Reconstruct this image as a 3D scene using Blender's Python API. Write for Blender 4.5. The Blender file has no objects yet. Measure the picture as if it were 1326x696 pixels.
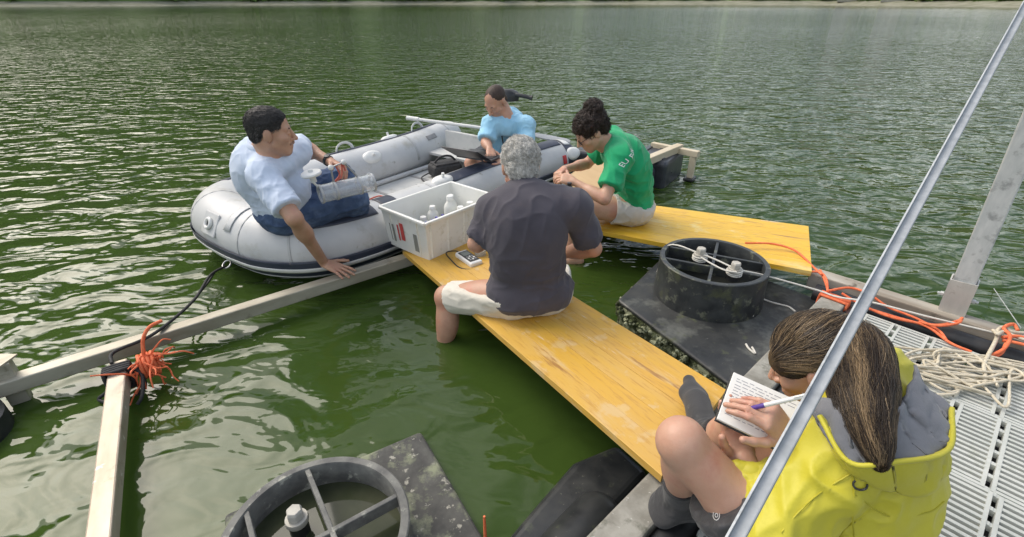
import bpy, math, random
import numpy as np
from mathutils import Vector, Matrix
from mathutils.bvhtree import BVHTree
random.seed(7)
rng = np.random.default_rng(7)
S = bpy.context.scene
C = S.collection
V = lambda *a: np.array(a, float)
PI = math.pi

# ------------------------------------------------------------------ camera
CAM_H = 1.6
FPX = 640.0                      # focal length in pixels of the 1326 px wide photograph
PITCH = math.atan(348.0 / FPX)
cam = bpy.data.cameras.new('camera')
camo = bpy.data.objects.new('camera', cam)
C.objects.link(camo)
camo.location = (0, 0, CAM_H)
camo.rotation_euler = (PI / 2 - PITCH, 0, 0)
cam.sensor_width = 36
cam.lens = 36 * FPX / 1326
cam.clip_start = 0.02
cam.clip_end = 5000
S.camera = camo

_F = V(0, math.cos(PITCH), -math.sin(PITCH))
_U = V(0, math.sin(PITCH), math.cos(PITCH))


def D(x, y, d):                  # measured point: photo pixel and depth in metres
    return V(0, 0, CAM_H) + d * (V((x - 663) / FPX, 0, 0) + _F + _U * (348 - y) / FPX)


def A(x, y, z):                  # measured point: photo pixel and height above the water
    r = V((x - 663) / FPX, 0, 0) + _F + _U * (348 - y) / FPX
    return V(0, 0, CAM_H) + r * ((z - CAM_H) / r[2])


# ------------------------------------------------------------------ world, sun, exposure
SUN_EL, SUN_AZ = math.radians(47), math.radians(-58)      # azimuth clockwise from +Y
w = bpy.data.worlds.new('World')
S.world = w
w.use_nodes = True
nt = w.node_tree
nt.nodes.clear()


def nd(nt, typ, **kw):
    n = nt.nodes.new(typ)
    for k, v in kw.items():
        setattr(n, k, v)
    return n


out = nd(nt, 'ShaderNodeOutputWorld')
bg = nd(nt, 'ShaderNodeBackground')
bg.inputs[1].default_value = 0.11
sky = nd(nt, 'ShaderNodeTexSky', sky_type='NISHITA', sun_disc=False, sun_elevation=SUN_EL, sun_rotation=SUN_AZ)
sky.dust_density = 3.5
tc = nd(nt, 'ShaderNodeTexCoord')
sep = nd(nt, 'ShaderNodeSeparateXYZ')
nt.links.new(tc.outputs['Generated'], sep.inputs[0])
az_ = nd(nt, 'ShaderNodeMath', operation='ADD'); az_.inputs[1].default_value = 0.22
mx = nd(nt, 'ShaderNodeMath', operation='MAXIMUM'); mx.inputs[1].default_value = 0.0
nt.links.new(sep.outputs[2], mx.inputs[0]); nt.links.new(mx.outputs[0], az_.inputs[0])
dv = nd(nt, 'ShaderNodeVectorMath', operation='DIVIDE')
nt.links.new(tc.outputs['Generated'], dv.inputs[0]); nt.links.new(az_.outputs[0], dv.inputs[1])
cn = nd(nt, 'ShaderNodeTexNoise'); cn.inputs['Scale'].default_value = 2.1; cn.inputs['Detail'].default_value = 7
cn.inputs['Roughness'].default_value = 0.55; cn.inputs['Distortion'].default_value = 0.3
nt.links.new(dv.outputs[0], cn.inputs['Vector'])
cr = nd(nt, 'ShaderNodeValToRGB')
cr.color_ramp.elements[0].position = 0.44; cr.color_ramp.elements[0].color = (0, 0, 0, 1)
cr.color_ramp.elements[1].position = 0.66; cr.color_ramp.elements[1].color = (1, 1, 1, 1)
nt.links.new(cn.outputs['Fac'], cr.inputs[0])
cf = nd(nt, 'ShaderNodeMath', operation='MULTIPLY'); cf.inputs[1].default_value = 0.88
nt.links.new(cr.outputs[0], cf.inputs[0])
mixc = nd(nt, 'ShaderNodeMix', data_type='RGBA')
mixc.inputs[7].default_value = (11.8, 12.0, 11.9, 1)
nt.links.new(cf.outputs[0], mixc.inputs[0])
nt.links.new(sky.outputs[0], mixc.inputs[6])
nt.links.new(mixc.outputs[2], bg.inputs[0])
nt.links.new(bg.outputs[0], out.inputs[0])

sun = bpy.data.lights.new('sun', 'SUN')
sun.energy = 1.5
sun.angle = math.radians(38)
sun.color = (1, 0.93, 0.83)
suno = bpy.data.objects.new('sun', sun)
C.objects.link(suno)
sd = V(math.sin(SUN_AZ) * math.cos(SUN_EL), math.cos(SUN_AZ) * math.cos(SUN_EL), math.sin(SUN_EL))
suno.rotation_euler = Vector(sd).to_track_quat('Z', 'Y').to_euler()
suno.location = (-20, 5, 30)
S.view_settings.view_transform = 'Standard'
S.view_settings.look = 'None'
S.view_settings.exposure = 0.58
S.view_settings.gamma = 1.0
S.view_settings.use_curve_mapping = False

# ------------------------------------------------------------------ helpers
def norm(v):
    v = np.asarray(v, float)
    return v / (np.linalg.norm(v) + 1e-12)


ORIG = {}


class MB:
    def __init__(s):
        s.v, s.f, s.n = [], [], 0

    def add(s, v, f):
        v = np.asarray(v, float)
        s.v.append(v)
        s.f += [tuple(int(i) + s.n for i in q) for q in f]
        s.n += len(v)
        return s

    def box(s, c, size, R=None):
        h = np.asarray(size, float) / 2
        v = np.array([[x, y, z] for x in (-1, 1) for y in (-1, 1) for z in (-1, 1)]) * h
        if R is not None:
            v = v @ np.asarray(R).T
        return s.add(v + np.asarray(c, float), [(0, 1, 3, 2), (4, 6, 7, 5), (0, 4, 5, 1), (2, 3, 7, 6), (0, 2, 6, 4), (1, 5, 7, 3)])

    def beam(s, a, b, w, h, up=(0, 0, 1)):
        a, b = np.asarray(a, float), np.asarray(b, float)
        x = norm(b - a); y = norm(np.cross(up, x)); z = np.cross(x, y)
        return s.box((a + b) / 2, (np.linalg.norm(b - a), w, h), np.array([x, y, z]).T)

    def prism(s, poly, z0, z1):          # horizontal polygon, counter-clockwise; z arrays or numbers
        n = len(poly)
        z0 = np.broadcast_to(z0, (n,)); z1 = np.broadcast_to(z1, (n,))
        v = [(p[0], p[1], z0[i]) for i, p in enumerate(poly)] + [(p[0], p[1], z1[i]) for i, p in enumerate(poly)]
        f = [tuple(reversed(range(n))), tuple(range(n, 2 * n))] + [(i, (i + 1) % n, n + (i + 1) % n, n + i) for i in range(n)]
        return s.add(v, f)

    def tube(s, path, r, n=8, cap=True, flat=None):
        P = np.asarray(path, float)
        m = len(P)
        r = np.broadcast_to(np.asarray(r, float), (m,))
        T = np.gradient(P, axis=0)
        T /= np.linalg.norm(T, axis=1)[:, None] + 1e-12
        ref = V(0, 0, 1) if abs(T[0][2]) < 0.9 else V(1, 0, 0)
        N = np.zeros((m, 3))
        N[0] = norm(ref - T[0] * (ref @ T[0]))
        for i in range(1, m):
            q = N[i - 1] - T[i] * (N[i - 1] @ T[i])
            N[i] = norm(q)
        B = np.cross(T, N)
        a = np.arange(n) * 2 * PI / n
        ca, sa = np.cos(a), np.sin(a)
        fl = flat or 1.0
        v = P[:, None] + r[:, None, None] * (ca[None, :, None] * N[:, None] * fl + sa[None, :, None] * B[:, None])
        f = [(i * n + j, i * n + (j + 1) % n, (i + 1) * n + (j + 1) % n, (i + 1) * n + j) for i in range(m - 1) for j in range(n)]
        if cap:
            f += [tuple(reversed(range(n))), tuple(range((m - 1) * n, m * n))]
        return s.add(v.reshape(-1, 3), f)

    def lathe(s, prof, o, R=None, n=32, close=False):
        prof = np.asarray(prof, float)
        a = np.arange(n) * 2 * PI / n
        v = np.stack([prof[:, :1] * np.cos(a), prof[:, :1] * np.sin(a), np.repeat(prof[:, 1:], n, 1)], -1).reshape(-1, 3)
        if R is not None:
            v = v @ np.asarray(R).T
        m = len(prof)
        k = m if close else m - 1
        f = [(i * n + j, i * n + (j + 1) % n, ((i + 1) % m) * n + (j + 1) % n, ((i + 1) % m) * n + j) for i in range(k) for j in range(n)]
        return s.add(v + np.asarray(o, float), f)

    def verts(s):
        return np.concatenate(s.v)


def frame_z(z):                    # rotation whose Z axis is z
    z = norm(z)
    x = norm(np.cross((0, 0, 1) if abs(z[2]) < 0.95 else (0, 1, 0), z))
    return np.array([x, np.cross(z, x), z]).T


def spline(P, n=8):
    P = np.asarray(P, float)
    Q = np.vstack([2 * P[0] - P[1], P, 2 * P[-1] - P[-2]])
    o = []
    for i in range(1, len(Q) - 2):
        for t in np.linspace(0, 1, n, endpoint=False):
            a, b, c, d = Q[i - 1:i + 3]
            o.append(0.5 * (2 * b + (c - a) * t + (2 * a - 5 * b + 4 * c - d) * t * t + (3 * b - 3 * c + d - a) * t ** 3))
    o.append(P[-1])
    return np.array(o)


def mesh_obj(name, v, f, m, parent=None, smooth=None, origin=None, fast=None):
    v = np.asarray(v, float)
    if parent is not None:
        o0 = ORIG[parent.name]
    elif origin is not None:
        o0 = np.asarray(origin, float)
    else:
        lo, hi = v.min(0), v.max(0)
        o0 = V((lo[0] + hi[0]) / 2, (lo[1] + hi[1]) / 2, lo[2])
    me = bpy.data.meshes.new(name)
    if fast is not None:            # fast: numpy quads
        q = fast
        me.vertices.add(len(v)); me.vertices.foreach_set('co', (v - o0).astype(np.float32).ravel())
        me.loops.add(q.size); me.loops.foreach_set('vertex_index', q.astype(np.int32).ravel())
        me.polygons.add(len(q)); me.polygons.foreach_set('loop_start', np.arange(0, q.size, q.shape[1], dtype=np.int32))
        me.update(calc_edges=True); me.validate()
    else:
        me.from_pydata((v - o0).tolist(), [], f)
        me.update()
    if m is not None:
        me.materials.append(m)
    if smooth is not None:
        me.polygons.foreach_set('use_smooth', [True] * len(me.polygons))
        if smooth < 180:
            me.set_sharp_from_angle(angle=math.radians(smooth))
    o = bpy.data.objects.new(name, me)
    C.objects.link(o)
    if parent is not None:
        o.parent = parent
    else:
        o.location = o0
    ORIG[o.name] = o0
    return o


def obj(name, mb, m, parent=None, smooth=None, bevel=0, seg=2):
    o = mesh_obj(name, mb.verts(), mb.f, m, parent, smooth)
    if bevel:
        b = o.modifiers.new('bevel', 'BEVEL')
        b.width = bevel; b.segments = seg; b.limit_method = 'ANGLE'; b.angle_limit = math.radians(35)
        b.harden_normals = False
    return o


def tag(o, label=None, cat=None, group=None, kind=None):
    if label: o['label'] = label
    if cat: o['category'] = cat
    if group: o['group'] = group
    if kind: o['kind'] = kind
    return o


def thing(name, loc, label, cat, group=None):
    o = bpy.data.objects.new(name, None)
    o.empty_display_size = 0.1
    C.objects.link(o)
    o.location = loc
    ORIG[o.name] = np.asarray(loc, float)
    return tag(o, label, cat, group)


# ------------------------------------------------------------------ materials
def mat(name, c1, c2=None, scale=8, stretch=(1, 1, 1), rotz=0.0, detail=6, lo=0.35, hi=0.65, rough=0.6, metal=0.0,
        bump=0.0, bscale=None, spots=(), rvar=0.0, dist=0.0, **kw):
    m = bpy.data.materials.new(name)
    m.use_nodes = True
    t = m.node_tree
    b = t.nodes['Principled BSDF']
    b.inputs['Roughness'].default_value = rough
    b.inputs['Metallic'].default_value = metal
    for k, v in kw.items():
        b.inputs[k.replace('_', ' ')].default_value = v
    L = t.links.new
    co = nd(t, 'ShaderNodeTexCoord')
    mp = nd(t, 'ShaderNodeMapping')
    # rotate first (grain direction), then stretch
    mp.vector_type = 'TEXTURE'
    mp.inputs['Rotation'].default_value = (0, 0, rotz)
    mp.inputs['Scale'].default_value = tuple(1 / s for s in stretch)
    L(co.outputs['Object'], mp.inputs[0])
    n = nd(t, 'ShaderNodeTexNoise')
    n.inputs['Scale'].default_value = scale; n.inputs['Detail'].default_value = detail
    n.inputs['Roughness'].default_value = 0.6; n.inputs['Distortion'].default_value = dist
    L(mp.outputs[0], n.inputs['Vector'])
    col = None
    c4 = lambda c: (c[0], c[1], c[2], 1)
    if c2 is not None:
        r = nd(t, 'ShaderNodeValToRGB')
        r.color_ramp.elements[0].position = lo; r.color_ramp.elements[0].color = c4(c1)
        r.color_ramp.elements[1].position = hi; r.color_ramp.elements[1].color = c4(c2)
        L(n.outputs['Fac'], r.inputs[0])
        col = r.outputs[0]
    for sp in spots:                  # (colour, scale, threshold, softness[, stretched])
        sc, ss, th, so = sp[:4]
        n2 = nd(t, 'ShaderNodeTexNoise'); n2.inputs['Scale'].default_value = ss; n2.inputs['Detail'].default_value = 8
        n2.inputs['Roughness'].default_value = 0.65
        L(mp.outputs[0] if len(sp) > 4 and sp[4] else co.outputs['Object'], n2.inputs['Vector'])
        mr = nd(t, 'ShaderNodeMapRange'); mr.inputs[1].default_value = th; mr.inputs[2].default_value = th + so
        L(n2.outputs['Fac'], mr.inputs[0])
        mxn = nd(t, 'ShaderNodeMix', data_type='RGBA')
        L(mr.outputs[0], mxn.inputs[0])
        if col is not None:
            L(col, mxn.inputs[6])
        else:
            mxn.inputs[6].default_value = c4(c1)
        mxn.inputs[7].default_value = c4(sc)
        col = mxn.outputs[2]
    if col is not None:
        L(col, b.inputs['Base Color'])
    else:
        b.inputs['Base Color'].default_value = c4(c1)
    if rvar:
        mr = nd(t, 'ShaderNodeMapRange')
        mr.inputs[3].default_value = max(0, rough - rvar); mr.inputs[4].default_value = min(1, rough + rvar)
        mr.inputs[1].default_value = 0.3; mr.inputs[2].default_value = 0.7
        L(n.outputs['Fac'], mr.inputs[0]); L(mr.outputs[0], b.inputs['Roughness'])
    if bump:
        bn = nd(t, 'ShaderNodeTexNoise'); bn.inputs['Scale'].default_value = bscale or scale
        bn.inputs['Detail'].default_value = 5
        L(mp.outputs[0], bn.inputs['Vector'])
        bp = nd(t, 'ShaderNodeBump'); bp.inputs['Strength'].default_value = 1; bp.inputs['Distance'].default_value = bump
        L(bn.outputs['Fac'], bp.inputs['Height']); L(bp.outputs[0], b.inputs['Normal'])
    return m


ANG = lambda d: math.atan2(d[1], d[0])
DIR_C = norm(V(0.73, 0.684, 0))       # platform columns, beams and rail that run away to the right
DIR_R = norm(V(0.684, -0.73, 0))      # platform back rail
m_pine = mat('weathered_aluminium_grey_timber', (0.30, 0.27, 0.20), (0.47, 0.44, 0.36), 9, (0.12, 1, 1), 0.0, rough=0.75, bump=0.002,
             spots=[((0.16, 0.14, 0.09), 7, 0.60, 0.1), ((0.62, 0.60, 0.54), 40, 0.66, 0.03)])
WATER_OBJS = []
# ------------------------------------------------------------------ water
def water_material():
    m = bpy.data.materials.new('lake_water')
    m.use_nodes = True
    t = m.node_tree
    L = t.links.new
    b = t.nodes['Principled BSDF']
    b.inputs['Roughness'].default_value = 0.05
    b.inputs['IOR'].default_value = 1.333
    co = nd(t, 'ShaderNodeTexCoord')
    gm = nd(t, 'ShaderNodeNewGeometry')
    # green algae water, slightly cloudy patches
    n0 = nd(t, 'ShaderNodeTexNoise'); n0.inputs['Scale'].default_value = 0.9; n0.inputs['Detail'].default_value = 5
    L(co.outputs['Object'], n0.inputs['Vector'])
    r0 = nd(t, 'ShaderNodeValToRGB')
    r0.color_ramp.elements[0].position = 0.35; r0.color_ramp.elements[0].color = (0.034, 0.062, 0.011, 1)
    r0.color_ramp.elements[1].position = 0.7; r0.color_ramp.elements[1].color = (0.043, 0.076, 0.015, 1)
    L(n0.outputs['Fac'], r0.inputs[0]); L(r0.outputs[0], b.inputs['Base Color'])
    # sheltered water inside the frame is calmer than the open lake
    dst = nd(t, 'ShaderNodeVectorMath', operation='DISTANCE'); dst.inputs[1].default_value = (-0.1, 0.9, 0)
    L(gm.outputs['Position'], dst.inputs[0])
    calm = nd(t, 'ShaderNodeMapRange'); calm.inputs[1].default_value = 1.2; calm.inputs[2].default_value = 4.5
    calm.inputs[3].default_value = 0.30; calm.inputs[4].default_value = 1.0
    L(dst.outputs['Value'], calm.inputs[0])
    # wind slicks: large patches with smaller waves
    n1 = nd(t, 'ShaderNodeTexNoise'); n1.inputs['Scale'].default_value = 0.05; n1.inputs['Detail'].default_value = 3
    L(co.outputs['Object'], n1.inputs['Vector'])
    sl = nd(t, 'ShaderNodeMapRange'); sl.inputs[1].default_value = 0.35; sl.inputs[2].default_value = 0.62
    sl.inputs[3].default_value = 0.7; sl.inputs[4].default_value = 1.1
    L(n1.outputs['Fac'], sl.inputs[0])
    am = nd(t, 'ShaderNodeMath', operation='MULTIPLY')
    L(calm.outputs[0], am.inputs[0]); L(sl.outputs[0], am.inputs[1])
    far = nd(t, 'ShaderNodeMapRange'); far.inputs[1].default_value = 60; far.inputs[2].default_value = 150
    far.inputs[3].default_value = 1.0; far.inputs[4].default_value = 0.12
    L(dst.outputs['Value'], far.inputs[0])
    am2 = nd(t, 'ShaderNodeMath', operation='MULTIPLY')
    L(am.outputs[0], am2.inputs[0]); L(far.outputs[0], am2.inputs[1])
    hs = None
    for sc, amp, ang, st, dist, det in ((1.3, 0.08, -14, 2.2, 0.7, 2), (3.9, 0.125, 8, 1.75, 0.8, 2), (9, 0.030, -10, 1.6, 0.4, 2)):
        mp = nd(t, 'ShaderNodeMapping', vector_type='TEXTURE')
        mp.inputs['Rotation'].default_value = (0, 0, math.radians(ang))
        mp.inputs['Scale'].default_value = (st, 1, 1)
        L(co.outputs['Object'], mp.inputs[0])
        n = nd(t, 'ShaderNodeTexNoise'); n.inputs['Scale'].default_value = sc; n.inputs['Detail'].default_value = det
        n.inputs['Distortion'].default_value = dist; n.inputs['Roughness'].default_value = 0.45
        L(mp.outputs[0], n.inputs['Vector'])
        mu = nd(t, 'ShaderNodeMath', operation='MULTIPLY'); mu.inputs[1].default_value = amp
        L(n.outputs['Fac'], mu.inputs[0])
        if hs is None:
            hs = mu
        else:
            ad = nd(t, 'ShaderNodeMath', operation='ADD'); L(hs.outputs[0], ad.inputs[0]); L(mu.outputs[0], ad.inputs[1]); hs = ad
    h = nd(t, 'ShaderNodeMath', operation='MULTIPLY'); L(hs.outputs[0], h.inputs[0]); L(am2.outputs[0], h.inputs[1])
    bp = nd(t, 'ShaderNodeBump'); bp.inputs['Strength'].default_value = 1.0; bp.inputs['Distance'].default_value = 1.0
    L(h.outputs[0], bp.inputs['Height']); L(bp.outputs[0], b.inputs['Normal'])
    return m


mbw = MB()
mbw.add([(-2500, -400, 0), (2500, -400, 0), (2500, 2500, 0), (-2500, 2500, 0)], [(0, 1, 2, 3)])
tag(mesh_obj('water', mbw.verts(), mbw.f, water_material(), origin=(0, 0, 0)), kind='structure')

# ------------------------------------------------------------------ far shore: beach, wooded hills, trees
def hnoise(x, seed=0):
    return sum(math.sin(x * f + seed * 1.7 + f) / (i + 1) for i, f in enumerate((3.1, 7.3, 13.7, 29.1)))


def shore_dist(az):
    return 215 + 12 * hnoise(az * 1.3, 2) - 30 * max(0, az)


def hill_top(az):
    k = 1 / (1 + math.exp((az - 0.02) * 10))
    return 9 + 170 * k + (10 * k + 1.5) * hnoise(az * 2.2, 5)


m_sand = mat('pale_shore_sand', (0.30, 0.29, 0.22), (0.20, 0.20, 0.13), 0.4, rough=0.9)
m_hill = mat('wooded_hillside', (0.085, 0.145, 0.035), (0.12, 0.19, 0.05), 0.12, rough=0.95, spots=[((0.16, 0.14, 0.08), 0.05, 0.60, 0.08)])
azs = np.linspace(-1.5, 1.5, 221)
v, f = [], []
prof = [(-6, -1.0), (0, 0.05), (4, 0.55), (9, 1.3)]
for a in azs:
    d0 = shore_dist(a)
    for dr, z in prof:
        v.append(((d0 + dr) * math.sin(a), (d0 + dr) * math.cos(a), z))
k = len(prof)
f = [(i * k + j, (i + 1) * k + j, (i + 1) * k + j + 1, i * k + j + 1) for i in range(len(azs) - 1) for j in range(k - 1)]
tag(mesh_obj('shore', v, f, m_sand), kind='structure')
v, f = [], []
K = 14
for a in azs:
    d0, H = shore_dist(a) + 8.5, hill_top(a)
    for j in range(K):
        u = j / (K - 1)
        dd = d0 + 190 * u
        z = 1.2 + H * (math.sin(u * PI / 2) ** 1.2) + (2.2 * hnoise(a * 9 + u * 5, j) if 0 < j else 0) * min(1, H / 30)
        v.append((dd * math.sin(a), dd * math.cos(a), z))
f = [(i * K + j, (i + 1) * K + j, (i + 1) * K + j + 1, i * K + j + 1) for i in range(len(azs) - 1) for j in range(K - 1)]
tag(mesh_obj('hills', v, f, m_hill), kind='structure')

m_leaf = mat('far_foliage', (0.06, 0.12, 0.018), (0.11, 0.18, 0.03), 0.35, rough=0.9, spots=[((0.12, 0.11, 0.05), 0.12, 0.58, 0.06)])
tv, tf, tn = [], [], 0
base = []
n_ = 9
for _i in range(1500):
    a = rng.uniform(-1.1, 1.1)
    front = _i < 650
    u = 0 if front else rng.uniform(0, 0.75)
    H = hill_top(a)
    d = shore_dist(a) + 9 + (rng.uniform(0, 9) if front else 190 * u)
    z0 = 1.1 + (0 if front else H * (math.sin(u * PI / 2) ** 1.2))
    hgt = rng.uniform(3.0, 8.5) * (0.6 if a > 0.05 else 1)
    c = V(d * math.sin(a), d * math.cos(a), z0 + hgt * 0.5)
    # a crown of irregular leaf-clump triangles through its volume
    N = 34
    p = rng.normal(size=(N, 3)); p /= np.linalg.norm(p, axis=1)[:, None]
    p *= (rng.uniform(0.45, 1, N) ** 0.5)[:, None]
    p *= V(hgt * 0.42, hgt * 0.42, hgt * 0.52)
    s = hgt * 0.22
    tri = c + p[:, None] + rng.normal(size=(N, 3, 3)) * s
    tri[:, :, 2] = np.maximum(tri[:, :, 2], z0 - 0.2)
    tv.append(tri.reshape(-1, 3)); tn += N
tv = np.concatenate(tv)
tag(mesh_obj('far_wood', tv, None, m_leaf, fast=np.arange(tn * 3).reshape(-1, 3)), kind='stuff')

m_render_ = mat('whitewashed_render', (0.36, 0.35, 0.31), (0.30, 0.29, 0.25), 0.6, rough=0.9)
m_tile = mat('clay_roof_tiles', (0.34, 0.15, 0.09), (0.24, 0.11, 0.07), 1.5, rough=0.9)
m_glass_dark = mat('dark_window', (0.03, 0.035, 0.04), rough=0.1)
a0 = 0.545
for q, (da, wdt, hh, lab) in enumerate(((0, 9, 5.2, 'pale lakeside house with clay roof on far right bank'), (0.05, 6, 4.0, 'smaller pale lakeside shed beside the house on the far bank'))):
    d = shore_dist(a0 + da) + 10.5
    c = V(d * math.sin(a0 + da), d * math.cos(a0 + da), 1.0)
    h = thing('house', c, lab, 'house')
    rd = norm(V(c[0], c[1], 0)); tx = V(rd[1], -rd[0], 0)
    R = np.array([tx, rd, (0, 0, 1)]).T
    obj('wall', MB().box(c + V(0, 0, hh / 2), (wdt, 5, hh), R), m_render_, h)
    rv = [tx * sx * (wdt / 2 + .4) + rd * sy + V(0, 0, z) + c for sx in (-1, 1) for sy, z in ((-2.9, hh + 0.01), (0, hh + 1.8), (2.9, hh + 0.01))]
    obj('roof', MB().add(rv, [(0, 1, 4, 3), (1, 2, 5, 4), (0, 2, 1), (3, 4, 5), (0, 3, 5, 2)]), m_tile, h)
    for j in range(3):
        obj('window', MB().box(c + tx * (j - 1) * wdt * .3 - rd * 2.52 + V(0, 0, hh * .55), (1.1, 0.12, 1.4), R), m_glass_dark, h)

# ------------------------------------------------------------------ floating frame of rails on the left
TH = ANG(V(0.78, 0.62, 0))
m_alu = mat('dirty_aluminium_rail', (0.31, 0.28, 0.21), (0.46, 0.43, 0.35), 10, (0.3, 1, 1), ANG(V(.78, .62, 0)), rough=0.42, metal=0.25, bump=0.0006,
            spots=[((0.18, 0.15, 0.10), 9, 0.58, 0.14), ((0.72, 0.70, 0.66), 30, 0.70, 0.03)])
A0, A2 = A(-60, 521, .105), A(545, 331, .105)
rail = obj('frame_rail', MB().beam(A0 + V(0, 0, 0), A2 + norm(A2 - A0) * 0.1, .07, .07), m_alu, bevel=.006)
tag(rail, 'long pale aluminium rail running from the left edge to the boat', 'rail')
B0, B1 = A(156, 479, .105), A(126, 760, .105)
dB = norm(B1 - B0)
m_alu2 = mat('dirty_aluminium_rail_b', (0.36, 0.29, 0.21), (0.50, 0.43, 0.34), 10, (1, .3, 1), 0.57, rough=0.42, metal=0.2, bump=0.0006,
             spots=[((0.22, 0.17, 0.10), 9, 0.60, 0.12), ((0.75, 0.72, 0.68), 12, 0.62, 0.06)])
rail2 = obj('frame_rail', MB().beam(B0 - dB * .03, B1, .07, .07), m_alu2, bevel=.006)
tag(rail2, 'pale aluminium rail coming toward the camera from the orange rope knot', 'rail')
# short stub post and foam float at the left edge
lp = thing('corner_post', A(2, 500, 0), 'short grey corner post at the left edge of the frame', 'post')
pc = A(0, 472, .2)
obj('post', MB().beam(V(pc[0], pc[1], -.2), V(pc[0], pc[1], .21), .07, .07, up=norm(V(.78, .62, 0))), m_alu, lp, bevel=.005)
obj('plate', MB().box(V(pc[0] - .01, pc[1], .214), (.10, .10, .008)), m_alu, lp)
m_black = mat('black_plastic', (0.018, 0.019, 0.021), (0.035, 0.036, 0.038), 14, rough=0.42, bump=0.0008, rvar=.1)
m_blackf = mat('black_float_plastic_with_scum', (0.018, 0.020, 0.022), (0.035, 0.037, 0.036), 10, rough=0.38, bump=0.001,
               spots=[((0.17, 0.17, 0.14), 55, 0.66, 0.05), ((0.07, 0.08, 0.05), 11, 0.60, 0.1)], rvar=.12)
fc = A(-62, 575, 0)
fl = obj('float_block', MB().lathe([(0, .13), (.12, .12), (.19, .08), (.2, -.2), (0, -.2)], V(fc[0], fc[1], 0), n=28), m_blackf, smooth=40)
tag(fl, 'black rounded float under the rail at the left edge', 'float')

# ------------------------------------------------------------------ floating platform on the right
DECK = 0.28
pf = thing('floating_platform', V(1.3, 1.3, 0), 'floating work platform of pale slotted plastic grating with grey side beams', 'platform')
m_conc = mat('mossy_grey_side_beam', (0.20, 0.19, 0.16), (0.34, 0.33, 0.29), 12, rough=0.9, bump=0.003, bscale=30,
             spots=[((0.07, 0.075, 0.05), 9, 0.55, 0.12), ((0.52, 0.51, 0.47), 60, 0.66, 0.04)])
bA, bB = A(757, 696, .29), A(1067, 380, .29)
bd = norm(bB - bA); bn = V(bd[1], -bd[0], 0)
bc0, bc1 = bA - bd * 1.2 + bn * .055, bB + bd * .03 + bn * .055
obj('side_beam', MB().beam(bc0 + V(0, 0, -.05), bc1 + V(0, 0, -.05), .11, .10), m_conc, pf, bevel=.008)
obj('edge_pipe', MB().tube([bc0 + bn * .10 + V(0, 0, -.05), bc1 + bn * .10 + V(0, 0, -.05)], .045, 14), m_black, pf, smooth=40)
k0, k1 = A(1071, 351, .31), A(1326, 430, .31)
kd = norm(k1 - k0); kn = V(-kd[1], kd[0], 0)
m_plank_grey = mat('weathered_grey_timber', (0.26, 0.22, 0.17), (0.45, 0.42, 0.36), 10, (.15, 1, 1), ANG(kd), rough=0.8, bump=0.002,
                   spots=[((0.60, 0.58, 0.52), 14, 0.63, 0.06, True), ((0.13, 0.11, 0.08), 12, 0.60, 0.1)])
obj('back_beam', MB().beam(k0 - kd * .06 - kn * .045 + V(0, 0, -.05), k1 + kd * 1.6 - kn * .045 + V(0, 0, -.05), .09, .10), m_plank_grey, pf, bevel=.006)
obj('edge_pipe', MB().tube([k0 - kn * .145 + V(0, 0, -.07), k1 + kd * 1.6 - kn * .145 + V(0, 0, -.07)], .045, 14), m_black, pf, smooth=40)
# grating panels: bars and slots are real geometry, one shared mesh
m_grate = mat('pale_plastic_grating', (0.46, 0.48, 0.44), (0.57, 0.58, 0.54), 5, rough=0.5, bump=0.0006, bscale=60,
              spots=[((0.36, 0.38, 0.31), 6, 0.56, 0.15), ((0.42, 0.40, 0.33), 40, 0.66, 0.05)])
PW, PL, NS = 0.132, 0.42, 15          # across the slots, along the column


def panel_mesh():
    mb = MB()
    T = .022
    rail_w = .011
    for sx in (-1, 1):
        mb.box((sx * (PW / 2 - .013), 0, -T / 2), (rail_w, PL - .004, T))
    mb.box((0, PL / 2 - .008, -T / 2), (PW - .036, .012, T)); mb.box((0, -PL / 2 + .008, -T / 2), (PW - .036, .012, T))
    p = (PL - .028) / NS
    for i in range(NS):
        mb.box((0, -PL / 2 + .014 + p * (i + .5), -T / 2 - .0005), (PW - .036, p * .47, T - .001))
    for i in range(7):                # bridges between the columns; the rest of the seam is open
        mb.box((PW / 2 - .0035, -PL / 2 + .006 + i * (PL - .012) / 6, -T / 2 - .001), (.0075, .016, T - .002))
        mb.box((-PW / 2 + .0035, -PL / 2 + .006 + i * (PL - .012) / 6, -T / 2 - .001), (.0075, .016, T - .002))
    return mb


pm = panel_mesh()
pme = bpy.data.meshes.new('grating_panel')
pme.from_pydata(pm.verts().tolist(), [], pm.f)
pme.materials.append(m_grate)
ORG = bB + bn * .215 - bd * .02       # first corner, by the back rail
cdir, rdir = bd, bn
backdir = kn
npan = 0
for i in range(20):
    for j in range(8):
        stag = ((j * 37) % 5 - 2) * .011
        c = ORG + rdir * (PW * (i + .5) + stag) - cdir * (PL * (j + .5) + .01)
        # keep panels short of the back rail, which is not quite square to the beam
        if (c - k0) @ kn > -.2 - .19:
            c = c - cdir * 0.0
        r = c - V(0, 0, CAM_H)
        dep = r @ _F
        px, py = 663 + FPX * r[0] / max(dep, .05), 348 - FPX * (r @ _U + (DECK) * _U[2]) / max(dep, .05)
        if dep < .1 or px > 2200 or py > 1100:
            continue
        o = bpy.data.objects.new('grating_panel', pme)
        C.objects.link(o); o.parent = pf
        o.location = (c[0] - 1.3, c[1] - 1.3, DECK + rng.uniform(-.0015, .0015))
        o.rotation_euler = (rng.uniform(-.003, .003), rng.uniform(-.003, .003), ANG(rdir))
        npan += 1
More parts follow.
